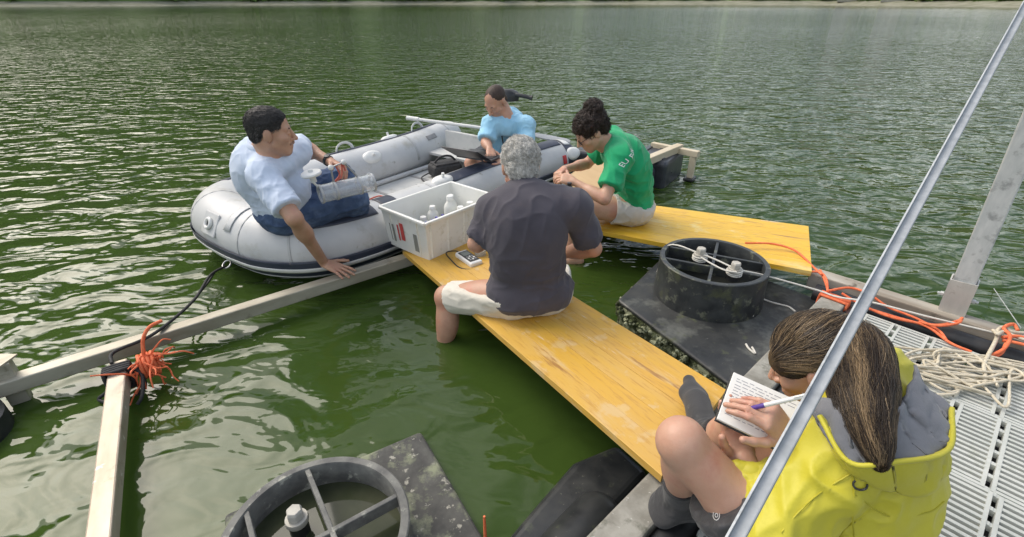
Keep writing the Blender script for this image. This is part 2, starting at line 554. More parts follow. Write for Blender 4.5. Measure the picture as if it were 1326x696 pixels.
# dark joists and a sump of black floats under the grating
for t in (0.15, .75, 1.35, 1.95):
    q = ORG - cdir * t
    obj('joist', MB().beam(q - rdir * .1 + V(0, 0, -bB[2] + .20), q + rdir * 2.7 + V(0, 0, -bB[2] + .20), .06, .09), m_black, pf)
obj('float_tank', MB().box((ORG + rdir * 1.3 - cdir * 1.25) * V(1, 1, 0) + V(0, 0, .02), (2.6, 2.5, .20), np.array([rdir, cdir, (0, 0, 1)]).T), m_black, pf)

# black cylindrical floats lying in the water in front of the side beam
def log_float(a, b, r, lab):
    a, b = np.asarray(a, float), np.asarray(b, float)
    t = np.linspace(0, 1, 15)
    path = a + (b - a) * t[:, None]
    L_ = np.linalg.norm(b - a)
    e = np.minimum(t, 1 - t) * L_
    rr = r * np.sqrt(np.clip(1 - (1 - np.clip(e / (r * .8), 0, 1)) ** 2, 0.04, 1))
    o = obj('float_cylinder', MB().tube(path, rr, 24), m_blackf, smooth=50)
    return tag(o, lab, 'float', None)


fbp = [A(x, y, .03)[:2] for x, y in ((600, 760), (690, 655), (742, 596), (800, 572), (842, 610), (760, 700), (715, 760))]
fb_ = obj('float_block', MB().prism(fbp[::-1], -.3, .03), m_blackf, None, bevel=.035, seg=4)  # float widened into a black slab that imitates the shaded water here
tag(fb_, 'black float, widened to stand in for the shaded water under the near plank end', 'float')
log_float(A(690, 770, .0), A(790, 655, -.03), .10, 'black cylindrical float lying along the mossy side beam')
m_orange = mat('orange_rope', (0.72, 0.13, 0.045), (0.85, 0.22, 0.09), 60, rough=0.7, bump=.001, bscale=300)
st = obj('marker_stick', MB().tube([A(629, 706, .02), A(627, 669, .15)], [.006, .004], 8), m_orange, smooth=60)
tag(st, 'thin orange stick poking up beside the near float', 'stick')

# ------------------------------------------------------------------ the two box floats with round collars
m_slab = mat('black_float_top_with_algae', (0.026, 0.028, 0.030), (0.05, 0.052, 0.05), 7, rough=0.5, bump=0.002, bscale=30,
             spots=[((0.14, 0.145, 0.13), 5, 0.52, 0.16), ((0.09, 0.10, 0.055), 9, .58, .1), ((0.34, 0.33, 0.30), 60, 0.68, 0.04), ((0.55, 0.54, 0.50), 18, .74, .02)], rvar=.15)
m_slab2 = mat('weedy_float_top', (0.05, 0.05, 0.048), (0.11, 0.11, 0.10), 8, rough=0.85, bump=0.004, bscale=30,
              spots=[((0.24, 0.26, 0.17), 7, 0.50, 0.12), ((0.34, 0.33, 0.28), 26, 0.60, 0.05), ((0.65, 0.63, 0.58), 14, 0.735, 0.02)])
m_algae = mat('float_side_with_pale_algae', (0.035, 0.04, 0.02), (0.10, 0.12, 0.05), 14, rough=0.95, bump=0.012, bscale=22,
              spots=[((0.40, 0.42, 0.28), 13, 0.50, 0.06)])
m_collar = mat('black_collar', (0.025, 0.028, 0.03), (0.05, 0.055, 0.055), 16, rough=0.45, bump=0.001, rvar=.1,
               spots=[((0.17, 0.18, 0.13), 20, 0.56, 0.12), ((0.09, 0.10, 0.05), 6, .55, .12), ((0.50, 0.50, 0.46), 70, 0.69, 0.02)])
m_collar2 = mat('grey_weathered_collar', (0.10, 0.10, 0.095), (0.20, 0.20, 0.18), 14, rough=0.7, bump=0.002, bscale=40,
                spots=[((0.35, 0.35, 0.30), 18, 0.58, 0.08), ((0.62, 0.60, 0.56), 60, 0.70, 0.03)])
m_cap = mat('grey_plastic_valve', (0.40, 0.38, 0.33), (0.52, 0.50, 0.44), 20, rough=0.6, bump=.001)
m_tanwater = mat('dark_inside', (0.02, 0.022, 0.018), rough=0.5)


def collar_parts(t, c, r, z0, z1, m, spoke_ang, flare=.012, nsp=(0, 90), off=0.0):
    c = V(c[0], c[1], 0)
    th = .02
    obj('collar', MB().lathe([(r + flare, z0), (r + flare * .4, z0 + (z1 - z0) * .5), (r + .004, z1 - .02), (r + .006, z1 - .004), (r + .002, z1), (r - th, z1), (r - th - .003, z1 - .006), (r - th, z0)], c, n=72, close=True), m, t, smooth=40)
    for a, o_ in nsp:
        a = math.radians(a) + spoke_ang
        d = V(math.cos(a), math.sin(a), 0); nn = V(-d[1], d[0], 0)
        hl = math.sqrt(max(.01, (r - th) ** 2 - o_ ** 2)) - .001
        p = c + nn * o_ + V(0, 0, z1 - .03)
        obj('spoke', MB().beam(p - d * hl, p + d * hl, .016, .05 - .002 * (a % .7)), m, t, bevel=.003)


def valve(c, z, lab, where, tilt=0, h=.085, m2=None):
    t = thing('valve_plug', V(c[0], c[1], z), lab, 'valve plug')
    o = V(c[0], c[1], z)
    obj('stem', MB().lathe([(0, 0), (.030, 0), (.030, h * .45), (.024, h * .5), (0, h * .5)], o, n=20), m2 or m_black, t, smooth=40)
    obj('neck_ring', MB().lathe([(.0, h * .5), (.034, h * .5), (.036, h * .56), (.034, h * .68), (0, h * .68)], o, n=20), m_cap, t, smooth=40)
    obj('cap', MB().lathe([(0, h * .68), (.026, h * .68), (.026, h * .92), (.022, h), (0, h)], o, n=6), m_cap, t, bevel=.002)
    return t


# far float (black, with the bracing line across its collar)
f1 = thing('box_float', V(1.08, 2.3, 0), 'black box float with round collar and crossed spokes under the white line', 'float')
pol = [A(800, 388, .17)[:2], V(1.06, 1.34), V(1.80, 2.12), V(1.09, 2.97)]
obj('top_slab', MB().prism(pol, .145, .17), m_slab, f1, bevel=.012, seg=3)
inner = [np.array([1.08, 2.3]) + (np.array(p) - np.array([1.08, 2.3])) * .985 for p in pol]
obj('side_skirt', MB().prism(inner, -.3, .1449), m_algae, f1, bevel=.01)
# clumps of algae and mussels on the near skirt
mbm = MB()
for _i in range(340):
    u = rng.uniform(0, 1); e = rng.integers(0, 2)
    p0, p1 = (pol[0], pol[1]) if e == 0 else (pol[3], pol[0])
    p = np.array(p0) * (1 - u) + np.array(p1) * u
    z = .135 - abs(rng.normal(0, .045))
    s = rng.uniform(.006, .017)
    mbm.lathe([(0, s), (s, s * .4), (s * .8, -s * .6), (0, -s)], V(p[0], p[1], z) + rng.normal(0, .006, 3), frame_z(rng.normal(size=3)), n=5)
tag(obj('algae_clumps', mbm, m_algae, f1, smooth=60), kind='stuff')
c1 = (1.075, 2.335)
collar_parts(f1, c1, .272, .168, .385, m_collar, math.radians(-25), nsp=((0, -.075), (0, .075), (90, 0)))
obj('well', MB().lathe([(0, .182), (.262, .182)], V(c1[0], c1[1], 0), n=48), m_tanwater, f1)
v1 = A(907, 330, .40); v2 = A(952, 348, .40)
valve(v1, .335, 'grey capped valve plug in the far collar, on the left with white cord', '', h=.105)
valve(v2, .335, 'brownish valve plug in the far collar, right one wrapped in cord', '', h=.10)

# near float (grey and weedy, water in its collar)
f2 = thing('box_float', V(-.45, .95, 0), 'weedy grey box float with round collar at the bottom of the frame', 'float')
co2 = A(545, 558, .03)
e1, e2 = norm(V(.52, -.853, 0)), norm(V(-.853, -.52, 0))
pol2 = [(co2 + e2 * .73)[:2], (co2 + e2 * .73 + e1 * .95)[:2], (co2 + e1 * .95)[:2], co2[:2]]
obj('top_slab', MB().prism(pol2, -.02, .035), m_slab2, f2, bevel=.018, seg=3)
obj('side_skirt', MB().prism([np.array(p) * .99 + np.array([-.45, .95]) * .01 for p in pol2], -.4, -.0201), m_algae, f2)
c2 = (-.589, .927)
collar_parts(f2, c2, .272, .033, .20, m_collar2, math.radians(35), flare=.004, nsp=((0, -.02), (90, -.04), (90, .16)))
m_pool = mat('standing_water', (0.035, 0.045, 0.022), (0.06, 0.065, 0.04), 6, rough=0.04, IOR=1.33)
obj('standing_water', MB().lathe([(0, .10), (.258, .10)], V(c2[0], c2[1], 0), n=48), m_pool, f2)
cv = A(384, 672, .16)
valve((cv[0], cv[1]), .085, 'pale grey valve plug standing in the near collar', '', h=.12)

# ------------------------------------------------------------------ yellow plank walkways
def wood(name, ang, c1, c2, worn, wthr):
    return mat(name, c1, c2, 7, (.10, 1, 1), ang, lo=.36, hi=.64, rough=0.45, bump=0.0015, bscale=22, dist=1.2, rvar=.1,
               spots=[(worn, 9, wthr - .02, 0.07, True), (worn, 6.5, wthr, 0.06), ((0.68, 0.56, 0.40), 26, .66, .06, True), ((0.50, 0.27, 0.05), 80, 0.52, 0.16, True), ((0.36, 0.18, 0.05), 16, 0.62, 0.06, True), ((0.20, 0.13, 0.07), 45, 0.72, 0.02)])


def plank(lab, cFL, cFR, cNR, cNL, mats, nb, th=.03):
    t = thing('plank', V(*((cFL + cNR) / 2)), lab, 'plank', 'yellow plank walkways')
    g = .0006
    for i in range(nb):
        a, b = i / nb, (i + 1) / nb
        p = [cFL + (cFR - cFL) * a, cFL + (cFR - cFL) * b, cNL + (cNR - cNL) * b, cNL + (cNR - cNL) * a]
        sh = norm(cFR - cFL) * g
        p[0] = p[0] + sh; p[3] = p[3] + sh; p[1] = p[1] - sh; p[2] = p[2] - sh
        up = rng.uniform(-.0008, .0008)
        top = [q + V(0, 0, up) for q in p]
        bot = [q + V(0, 0, -th + up) for q in p]
        v_ = bot + top
        f_ = [(0, 1, 2, 3), (7, 6, 5, 4), (0, 4, 5, 1), (1, 5, 6, 2), (2, 6, 7, 3), (3, 7, 4, 0)]
        obj('board', MB().add(v_, f_), mats[i % len(mats)], t, bevel=.0015)
    return t


nFL, nNL, nNR = A(521, 325, .165), A(857, 617, .34), A(941, 505, .34)
pd = norm(nFL - nNL)
nFR = nFL + (nNR - nNL) * 1.02
an = ANG(pd)
W1 = [wood('worn_yellow_board_%s' % k, an + 0.0, c1, c2, worn, th) for k, c1, c2, worn, th in (
    ('pale', (0.63, 0.37, 0.05), (0.60, 0.37, 0.10), (0.61, 0.42, 0.18), .56), ('amber', (0.64, 0.36, 0.03), (0.60, 0.36, 0.08), (0.62, 0.42, 0.16), .58),
    ('ochre', (0.64, 0.35, 0.03), (0.58, 0.35, 0.09), (0.61, 0.42, 0.18), .57))]
plank('worn yellow plank walkway the grey haired man sits on', nFL, nFR, nNR, nNL, [W1[0], W1[1], W1[0], W1[2], W1[1]], 5)
sFR, sNR = A(1047, 293, .345), A(1051.5, 352, .345)
sFL, sNL = A(846, 266, .255), A(780, 300, .235)
sFL2 = sFR + (sFL - sFR) * 1.75; sNL2 = sNR + (sNL - sNR) * 1.45
an2 = ANG(norm(sFL - sFR))
W2 = [wood('bright_yellow_board_%s' % k, an2, c1, c2, worn, th) for k, c1, c2, worn, th in (
    ('a', (0.72, 0.44, 0.02), (0.70, 0.44, 0.05), (0.72, 0.54, 0.18), .58), ('b', (0.68, 0.40, 0.02), (0.72, 0.45, 0.05), (0.70, 0.50, 0.12), .62))]
plank('brighter yellow plank walkway under the green shirted woman', sFL2, sNL2, sNR, sFR, [W2[0], W2[1]], 5)
# tan board beyond her, from the boat to the walkway
m_tan = mat('tan_plywood', (0.50, 0.33, 0.15), (0.58, 0.40, 0.20), 6, (1, .15, 1), .4, rough=0.5, bump=.0006)
tb = [A(737, 227, .33), A(775, 201, .35), A(812, 214, .36), A(752, 268, .34)]
o = obj('plywood_board', MB().add([q + V(0, 0, -.02) for q in tb] + tb, [(0, 1, 2, 3), (7, 6, 5, 4), (0, 4, 5, 1), (1, 5, 6, 2), (2, 6, 7, 3), (3, 7, 4, 0)]), m_tan, bevel=.003)
tag(o, 'tan plywood board lying between the boat and the green shirted woman', 'board')
# trestle bits holding up the far yellow plank and the board
sb = obj('support_beam', MB().beam(A(700, 268, .16) + V(.05, 0, 0), A(905, 300, .16), .07, .07), m_pine, bevel=.005)
tag(sb, 'grey timber beam in the shade beneath the far yellow plank', 'beam')

# ------------------------------------------------------------------ rear float raft behind the green shirt
rt = thing('float_raft', A(880, 240, 0), 'black block float raft with pale timber bars behind the green shirt', 'raft')
m_raft = mat('black_block_float', (0.025, 0.028, 0.036), (0.045, 0.05, 0.06), 9, rough=0.36, bump=.001,
             spots=[((0.30, 0.30, 0.27), 40, 0.68, 0.05)], rvar=.1)
m_barw = mat('pale_raft_timber', (0.52, 0.44, 0.30), (0.62, 0.55, 0.42), 8, (.3, 1, 1), .9, rough=0.7, bump=.001)
q0, q1 = A(897, 233, .0), A(803, 262, .0)
ax = norm(V(.55, .83, 0)); ay = V(-ax[1], ax[0], 0)
Rr = np.array([ax, ay, (0, 0, 1)]).T
b0 = A(858, 246, .0)                       # near right corner region of the big block
for k_, (cx_, sz) in enumerate((((b0 + ax * .31 + ay * .20), (.60, .40, .30)), ((b0 + ax * -.14 + ay * .30), (.26, .44, .26)), ((b0 + ax * .36 + ay * .75), (.52, .6, .26)))):
    obj('block_float', MB().box(cx_ * V(1, 1, 0) + V(0, 0, sz[2] / 2 - .04), sz, Rr), m_raft, rt, bevel=.05, seg=4)
    for s_ in (-.15, .0, .15):
        if k_ == 0:
            obj('rib', MB().box(cx_ * V(1, 1, 0) + ay * s_ * .8 + V(0, 0, sz[2] - .036), (.46, .035, .014), Rr), m_raft, rt, bevel=.006)
t0, t1 = A(822, 211, .32), A(881, 187, .32)
obj('timber_bar', MB().beam(t0 - norm(t1 - t0) * .5 + V(0, 0, -.03), t1 + V(0, 0, -.03), .075, .07), m_barw, rt, bevel=.005)
u0, u1 = A(845, 183, .315), A(906, 195, .315)
obj('timber_bar', MB().beam(u0 + V(0, 0, -.04), u1 + V(0, 0, -.04), .06, .06), m_barw, rt, bevel=.005)
obj('corner_leg', MB().beam(V(u1[0], u1[1], .245) - norm(u1 - u0) * .05, V(u1[0], u1[1], -.3) - norm(u1 - u0) * .05, .06, .05, up=ax), m_barw, rt, bevel=.004)
obj('leg_clamp', MB().box(V(u1[0], u1[1], .02) - norm(u1 - u0) * .05, (.14, .10, .03), Rr), m_black, rt, bevel=.01)

# ------------------------------------------------------------------ post in its bracket, sloping hand rail
m_galv = mat('galvanised_steel', (0.50, 0.52, 0.52), (0.66, 0.67, 0.66), 34, (1, 1, .35), 0, lo=.3, hi=.7, rough=0.42, metal=0.25, bump=.0003,
             spots=[((0.33, 0.34, 0.34), 12, 0.55, 0.1)])
m_galv2 = mat('brushed_galvanised_bracket', (0.50, 0.49, 0.45), (0.60, 0.58, 0.54), 20, (1, 1, .3), 0, rough=0.45, metal=0.25,
              spots=[((0.25, 0.22, 0.17), 14, 0.6, 0.1)])
pb = A(1232, 404, .30)
ptop = V(2.03, 1.964, 1.2)
pdv = norm(ptop - pb)
pt = thing('support_post', pb, 'galvanised square post in a bolted bracket on the back beam', 'post')
obj('tube', MB().beam(pb + pdv * .05, pb + pdv * 2.2, .082, .06, up=kn), m_galv, pt, bevel=.006)
xk = norm(np.cross(pdv, kn))
for sx, wv in ((1, 0), (-1, 0)):
    obj('bracket_cheek', MB().beam(pb - pdv * .04 + xk * 0 + kn * sx * .036, pb + pdv * .175 + kn * sx * .036, .098, .007, up=kn), m_galv2, pt)
for sx in (-1, 1):
    obj('bracket_side', MB().beam(pb - pdv * .04 + xk * sx * .047, pb + pdv * .175 + xk * sx * .047, .064, .006, up=xk), m_galv2, pt)
obj('bolt', MB().tube([pb + pdv * .08 - xk * .075, pb + pdv * .08 + xk * .075], .006, 8), m_galv, pt, smooth=40)
for sx in (-1, 1):
    obj('nut', MB().tube([pb + pdv * .08 + xk * sx * .052, pb + pdv * .08 + xk * sx * .064], .011, 6), m_galv, pt)
h0, h1 = D(955, 696, .70), D(1321, 22, 1.55)
hd = norm(h1 - h0)
m_rod = mat('galvanised_angle_bar', (0.34, 0.36, 0.37), (0.46, 0.48, 0.49), 30, (1, 1, 1), 0, rough=0.5, metal=0.2, bump=.0003)
hr = thing('hand_rail', h0 - hd * .9, 'thin galvanised sloping rail crossing in front of the yellow jacket', 'rail')
sidev = norm(np.cross(hd, (0, 0, 1)))
obj('bar', MB().beam(h0 - hd * .9, h1 + hd * .8, .019, .015), m_rod, hr, bevel=.002)
obj('lip', MB().beam(h0 - hd * .9 - sidev * .0102 + V(0, 0, .006), h1 + hd * .8 - sidev * .0102 + V(0, 0, .006), .003, .022), m_galv, hr)
# ------------------------------------------------------------------ inflatable boat
BU, BN = norm(V(.595, .804, 0)), norm(V(-.804, .595, 0))
BC = V(-1.617, 3.243, 0)


def bp(s, l, z):
    return BC + BU * s + BN * l + V(0, 0, z)


m_pvc = mat('light_grey_pvc', (0.50, 0.51, 0.51), (0.60, 0.60, 0.59), 3, rough=0.42, bump=.0012, bscale=9,
            spots=[((0.42, 0.41, 0.36), 4, 0.55, 0.16), ((0.33, 0.32, 0.28), 13, .64, .08)])
m_navy = mat('navy_pvc', (0.030, 0.037, 0.060), (0.05, 0.058, 0.085), 8, rough=0.45, spots=[((0.12, 0.12, 0.13), 12, 0.62, 0.1)])
m_seamb = mat('glued_seam', (0.40, 0.41, 0.41), (0.50, 0.50, 0.49), 6, rough=.5)
m_white = mat('white_plastic', (0.70, 0.70, 0.67), (0.78, 0.78, 0.75), 10, rough=0.4)
m_greyp = mat('grey_patch', (0.25, 0.25, 0.25), (0.30, 0.30, 0.30), 20, rough=0.6)
m_floor = mat('boat_floor', (0.46, 0.47, 0.46), (0.55, 0.55, 0.53), 6, rough=0.6, bump=.001, spots=[((0.32, 0.31, 0.27), 5, 0.56, .15)])
boat = thing('inflatable_boat', V(*bp(1, 0, 0)), 'light grey inflatable boat with navy trim, holding two seated men', 'boat')
TR, LW = .20, .62
half = [(2.66, -LW - .17, .20), (2.52, -LW - .14, .20), (2.3, -LW - .09, .195), (1.9, -LW - .03, .18), (1.4, -LW, .175), (.9, -LW, .175), (.5, -LW, .18), (.14, -LW + .01, .195), (-.10, -.54, .205), (-.235, -.37, .215), (-.275, -.17, .22), (-.28, 0, .22)]
half = [(s, l, z + .025) for s, l, z in half]
ctrl = half + [(s, -l, z) for s, l, z in reversed(half[:-1])]
cpath = spline(ctrl, 10)
NP = len(cpath)
ends = np.minimum(np.linspace(0, 1, NP), 1 - np.linspace(0, 1, NP)) * NP / 10
rad = TR * np.interp(ends, [0, .25, .8, 1.6, 2.6], [.10, .45, .80, .97, 1.0])
W_ = np.array([bp(*q) for q in cpath])
obj('hull_tube', MB().tube(W_, rad, 40), m_pvc, boat, smooth=50)
# outward direction along the path
Tn = np.gradient(W_, axis=0); Tn[:, 2] = 0; Tn /= np.linalg.norm(Tn, axis=1)[:, None]
OUT = np.stack([-Tn[:, 1], Tn[:, 0], 0 * Tn[:, 0]], 1)
mid = np.array([(W_[i] - bp(1.2, 0, 0)) @ OUT[i] for i in range(NP)])
if mid[len(mid) // 4] < 0:
    OUT = -OUT


def patch(name, i0, i1, a0, a1, m, lift=.003, n=10, par=None, taper=None):
    """sheet welded on the tube between path samples i0..i1 and angles a0..a1 (0 = outward, 90 = up)"""
    idx = np.linspace(i0, i1, max(4, int((i1 - i0) * 2) + 1))
    v = []
    aa = np.linspace(a0, a1, n)
    for q in idx:
        i = min(int(q), NP - 2); t = q - i
        c = W_[i] * (1 - t) + W_[i + 1] * t; o = norm(OUT[i] * (1 - t) + OUT[i + 1] * t); r = rad[i] * (1 - t) + rad[i + 1] * t
        for a in np.radians(aa):
            v.append(c + (o * math.cos(a) + V(0, 0, 1) * math.sin(a)) * (r + lift))
    m_ = len(idx)
    f = [(i * n + j, i * n + j + 1, (i + 1) * n + j + 1, (i + 1) * n + j) for i in range(m_ - 1) for j in range(n - 1)]
    ob = obj(name, MB().add(v, f), m, par or boat, smooth=60)
    so = ob.modifiers.new('thick', 'SOLIDIFY'); so.thickness = .003; so.offset = 0
    return ob


def pt(i, a, lift=0.0):
    c, o, r = W_[i], OUT[i], rad[i]
    a = math.radians(a)
    d = o * math.cos(a) + V(0, 0, 1) * math.sin(a)
    return c + d * (r + lift), d, Tn[i]


IB = 3
patch('rubbing_strake', IB * 1.0, NP - 1 - IB, -40, -4, m_navy, .014)
patch('rubbing_line', IB * 1.0, NP - 1 - IB, -26, -17, m_white, .0195, 4)
patch('rubbing_edge', IB * 1.0, NP - 1 - IB, -46, -40.5, m_pvc, .016, 4)
# path samples: 0 = near stern cone ... 100 = bow ... 200 = far stern cone
patch('navy_patch', 66.5, 80, 52, 98, m_navy)
patch('navy_patch', 61, 64.5, 44, 100, m_navy)
patch('navy_patch', 16, 48, 62, 100, m_navy)
patch('cone_patch', 2.5, 15, -2, 150, m_navy)
patch('chevron', 9.5, 14, 60, 118, m_white, .0065)
patch('top_strip', 142, 206, 44, 92, m_navy)
patch('red_pad', 16.5, 18.5, 5, 28, mat('red_pvc', (.50, .03, .03), rough=.5), .006)
for i0 in (31, 52, 84, 96, 128, 148, 168, 186, 200):
    patch('tube_seam', i0, i0 + .5, -70, 185, m_seamb, .0022, 16)
patch('bow_band', 100, 103, 30, 150, m_pvc, .006)
for i0 in (174.5, 190.5):
    patch('grey_patch', i0, i0 + 3.2, 128, 143, m_greyp, .004)


def handle(i, a, span=.18, hgt=.07, m=None, ang=0):
    p, d, t = pt(i, a)
    path = [p + t * (u * span / 2) + d * (hgt * math.sqrt(max(0, 1 - u * u)) - .004) for u in np.linspace(-1, 1, 15)]
    h = obj('grab_handle', MB().tube(path, .014, 8, flat=.55), m or m_white, boat, smooth=60)
    return h


for i in (75, 173, 192):
    handle(i, 80)
# valves, oarlocks, D ring, lifting ring on the bow
for i, a in ((184, 70), (176, 138), (11, 28), (49, 80)):
    p, d, t = pt(i, a)
    R = np.array([t, np.cross(d, t), d]).T
    b = obj('oar_mount', MB().lathe([(0, .028), (.05, .026), (.075, .014), (.085, -.01), (0, -.01)], p, R @ np.diag((1.25, .75, 1)), n=24), m_white, boat, smooth=50)
    obj('pin', MB().tube([p + d * .02, p + d * .06], .012, 10), m_white, b, smooth=40) if i != 11 else None
m_steel = mat('stainless_steel', (0.5, 0.5, 0.5), rough=.3, metal=.9)
for a_, i in ((8, 113),):
    p, d, t = pt(i, 30)
    R = np.array([t, np.cross(d, t), d]).T
    obj('bow_pad', MB().box(p - d * .002, (.17, .15, .012), R), m_pvc, boat, bevel=.01)
    q = obj('lifting_ring', MB().lathe([(.030 + .012 * math.cos(u), .014 + .012 * math.sin(u)) for u in np.linspace(0, 2 * PI, 9)[:-1]], p, R, n=24, close=True), m_white, boat, smooth=60)
    obj('ring_hole', MB().lathe([(0, .012), (.02, .011), (.02, .004), (0, .004)], p, R, n=18), m_black, q, smooth=40)
pD, dD, tD = pt(105, -35)
ringp = [pD + dD * (.045 + .03 * math.sin(u)) + tD * .035 * math.cos(u) for u in np.linspace(0, 2 * PI, 17)]
obj('d_ring', MB().tube(ringp, .006, 8), m_steel, boat, smooth=60)
# floor, its side poles, transom
fl_ = [bp(s, l, 0)[:2] for s, l in ((.02, -.40), (2.12, -.42), (2.12, .42), (.02, .40), (-.10, 0))]
obj('floor', MB().prism(fl_, .03, .075), m_floor, boat)
for s_ in (.55, 1.05, 1.55):
    obj('floor_seam', MB().beam(bp(s_, -.42, .077), bp(s_, .42, .077), .03, .006), m_greyp, boat)
for sg in (-1, 1):
    obj('floor_edge_pole', MB().tube([bp(.15, sg * .40, .10), bp(2.1, sg * .40, .10)], .022, 12), m_pvc, boat, smooth=40)
obj('transom', MB().beam(bp(2.14, -.43, .22), bp(2.14, .43, .22), .035, .38), m_floor, boat, bevel=.008)
obj('seat_thwart', MB().beam(bp(2.0, -.46, .215), bp(2.0, .46, .215), .22, .03), m_floor, boat, bevel=.006)
m_valve = mat('clear_grey_valve', (0.45, 0.46, 0.46), rough=.25)
for i, a in ((174, 184), (192, 184)):
    p, d, t = pt(i, a)
    obj('tube_fitting', MB().lathe([(0, .035), (.02, .034), (.026, .02), (.034, -.004), (0, -.004)], p, np.array([t, np.cross(d, t), d]).T, n=18), m_white, boat, smooth=40)

# electric outboard on the transom
mo = thing('outboard_motor', bp(2.2, .05, 0), 'black electric outboard with tiller behind the man with the laptop', 'motor')
mh = D(655, 125, 4.95)
obj('motor_head', MB().lathe([(0, .07), (.05, .066), (.085, .04), (.09, 0), (.085, -.04), (0, -.05)], mh, frame_z(V(0, 0, 1)) @ np.diag((1.5, .9, 1)), n=24), m_black, mo, smooth=45)
obj('tiller', MB().tube(spline([mh + V(.02, 0, .01), mh + V(.12, -.05, .02), mh + V(.26, -.10, .0)], 6), [.022] * 6 + [.02] * 6 + [.026], 12), m_black, mo, smooth=45)
obj('shaft', MB().tube([mh, V(mh[0], mh[1], -.3)], .018, 12), m_black, mo, smooth=45)
obj('clamp', MB().box(V(mh[0], mh[1], .42) - BU * .06, (.10, .16, .16)), m_black, mo, bevel=.015)

# oar lying across the far side
m_oar = mat('white_oar_shaft', (0.66, 0.66, 0.64), (0.72, 0.72, 0.69), 12, rough=.35)
m_blade = mat('grey_oar_blade', (0.32, 0.33, 0.34), (0.38, 0.39, 0.40), 12, rough=.5)
o0, o1, o2, o3 = A(527, 153, .50), A(640, 168, .45), A(682, 173, .43), A(738, 184, .37)
oar = thing('oar', o0, 'white oar with grey blade lying across the boat behind the man with the laptop', 'oar')
obj('grip', MB().tube([o0, o0 + norm(o1 - o0) * .14], .024, 12), m_oar, oar, smooth=45)
obj('shaft', MB().tube([o0 + norm(o1 - o0) * .14, o1, o2], .017, 12), m_oar, oar, smooth=45)
bd_ = norm(o3 - o2)
obj('blade', MB().tube([o2 - bd_ * .05, o2 + bd_ * .03, o2 + bd_ * .2, o3 - bd_ * .05, o3], [.02, .055, .075, .075, .05], 14, flat=.25), m_blade, oar, smooth=45)

# bag with cables in the boat
m_bag = mat('black_nylon', (0.02, 0.02, 0.022), (0.04, 0.04, 0.042), 30, rough=.75, bump=.003, bscale=18)
bg_ = A(577, 228, .08)
bag = thing('equipment_bag', bg_, 'black soft bag with a trailing cable on the boat floor', 'bag')
Rb = np.array([norm(V(.8, .5, 0)), norm(V(-.5, .8, 0)), (0, 0, 1)]).T
obj('bag_body', MB().box(bg_ + V(0, 0, .07), (.30, .20, .13), Rb), m_bag, bag, bevel=.04, seg=3)
obj('bag_flap', MB().box(bg_ + V(0, 0, .135), (.25, .16, .02), Rb), m_bag, bag, bevel=.009)
obj('strap', MB().tube(spline([bg_ + Rb @ V(-.13, 0, .12), bg_ + Rb @ V(-.05, 0, .19), bg_ + Rb @ V(.06, 0, .19), bg_ + Rb @ V(.13, 0, .12)], 6), .010, 8), m_bag, bag, smooth=50)
m_cable = mat('black_cable', (0.02, 0.02, 0.02), rough=.5)
m_redhose = mat('red_cord', (0.50, 0.10, 0.07), (0.58, 0.16, 0.11), 40, rough=.55)


def rope(name, pts, r, m, lab, cat, n=8, seg=8, group=None, parent=None):
    o = obj(name, MB().tube(spline(pts, seg), r, n), m, parent, smooth=60)
    if parent is None:
        tag(o, lab, cat, group)
    return o


rope('cable', [bg_ + V(.1, -.08, .04), bg_ + V(.05, -.2, .01), bg_ + V(-.12, -.25, .01), bg_ + V(-.22, -.1, .01), bg_ + V(-.15, .02, .03)], .006, m_cable, 'black cable looping out of the bag on the boat floor', 'cable')
rope('cable', [bg_ + V(.12, -.06, .03), bg_ + V(.02, -.13, .02), bg_ + V(.16, -.16, .01), bg_ + V(.05, -.09, .05), bg_ + V(.2, -.02, .06), bg_ + V(.3, -.05, .04)], .005, mat('grey_cable', (.25, .25, .24), rough=.5), 'thin grey cable coiled in front of the bag', 'cable')
rope('cord', [A(x, y, .09) for x, y in ((448, 268), (470, 262), (492, 254), (505, 262), (497, 272), (476, 275), (463, 268), (480, 262))], .007, m_redhose, 'red cord lying loose on the boat floor by the jeans', 'cord')

# ------------------------------------------------------------------ water sampler on the knees of the left man
m_acr = bpy.data.materials.new('clear_acrylic'); m_acr.use_nodes = True
_b = m_acr.node_tree.nodes['Principled BSDF']
_b.inputs['Base Color'].default_value = (0.93, 0.96, 0.98, 1); _b.inputs['Roughness'].default_value = .04
_b.inputs['Transmission Weight'].default_value = .8; _b.inputs['IOR'].default_value = 1.45
s0, s1 = D(414, 252, 2.74), D(484, 236, 2.90)
sx = norm(s1 - s0)
ws = thing('water_sampler', (s0 + s1) / 2 - V(0, 0, .05), 'clear acrylic water sampler tube with white end lids on the seated man\'s lap', 'sampler')
Rz = frame_z(sx)
Ls = np.linalg.norm(s1 - s0)
obj('clear_tube', MB().lathe([(.050, 0), (.050, Ls), (.046, Ls), (.046, 0)], s0, Rz, n=40, close=True), m_acr, ws, smooth=40)
for u in (.02, .28, .72, .97):
    c = s0 + sx * Ls * u
    obj('ring', MB().lathe([(.0505, -.006), (.054, -.006), (.054, .006), (.0505, .006)], c, Rz, n=32, close=True), m_valve, ws, smooth=40)
upS = norm(V(0, 0, 1) - sx * sx[2])
l0 = s0 + upS * .125 - sx * .02
ld = obj('lid', MB().lathe([(0, .022), (.012, .022), (.014, .010), (.052, .006), (.056, -.002), (.052, -.010), (.018, -.012), (.016, -.05), (0, -.05)], l0, frame_z(norm(upS + sx * -.1)), n=32), m_white, ws, smooth=40)
obj('lid_stem', MB().tube([l0 - upS * .05, s0 + upS * .045], .006, 8), m_white, ws, smooth=60)
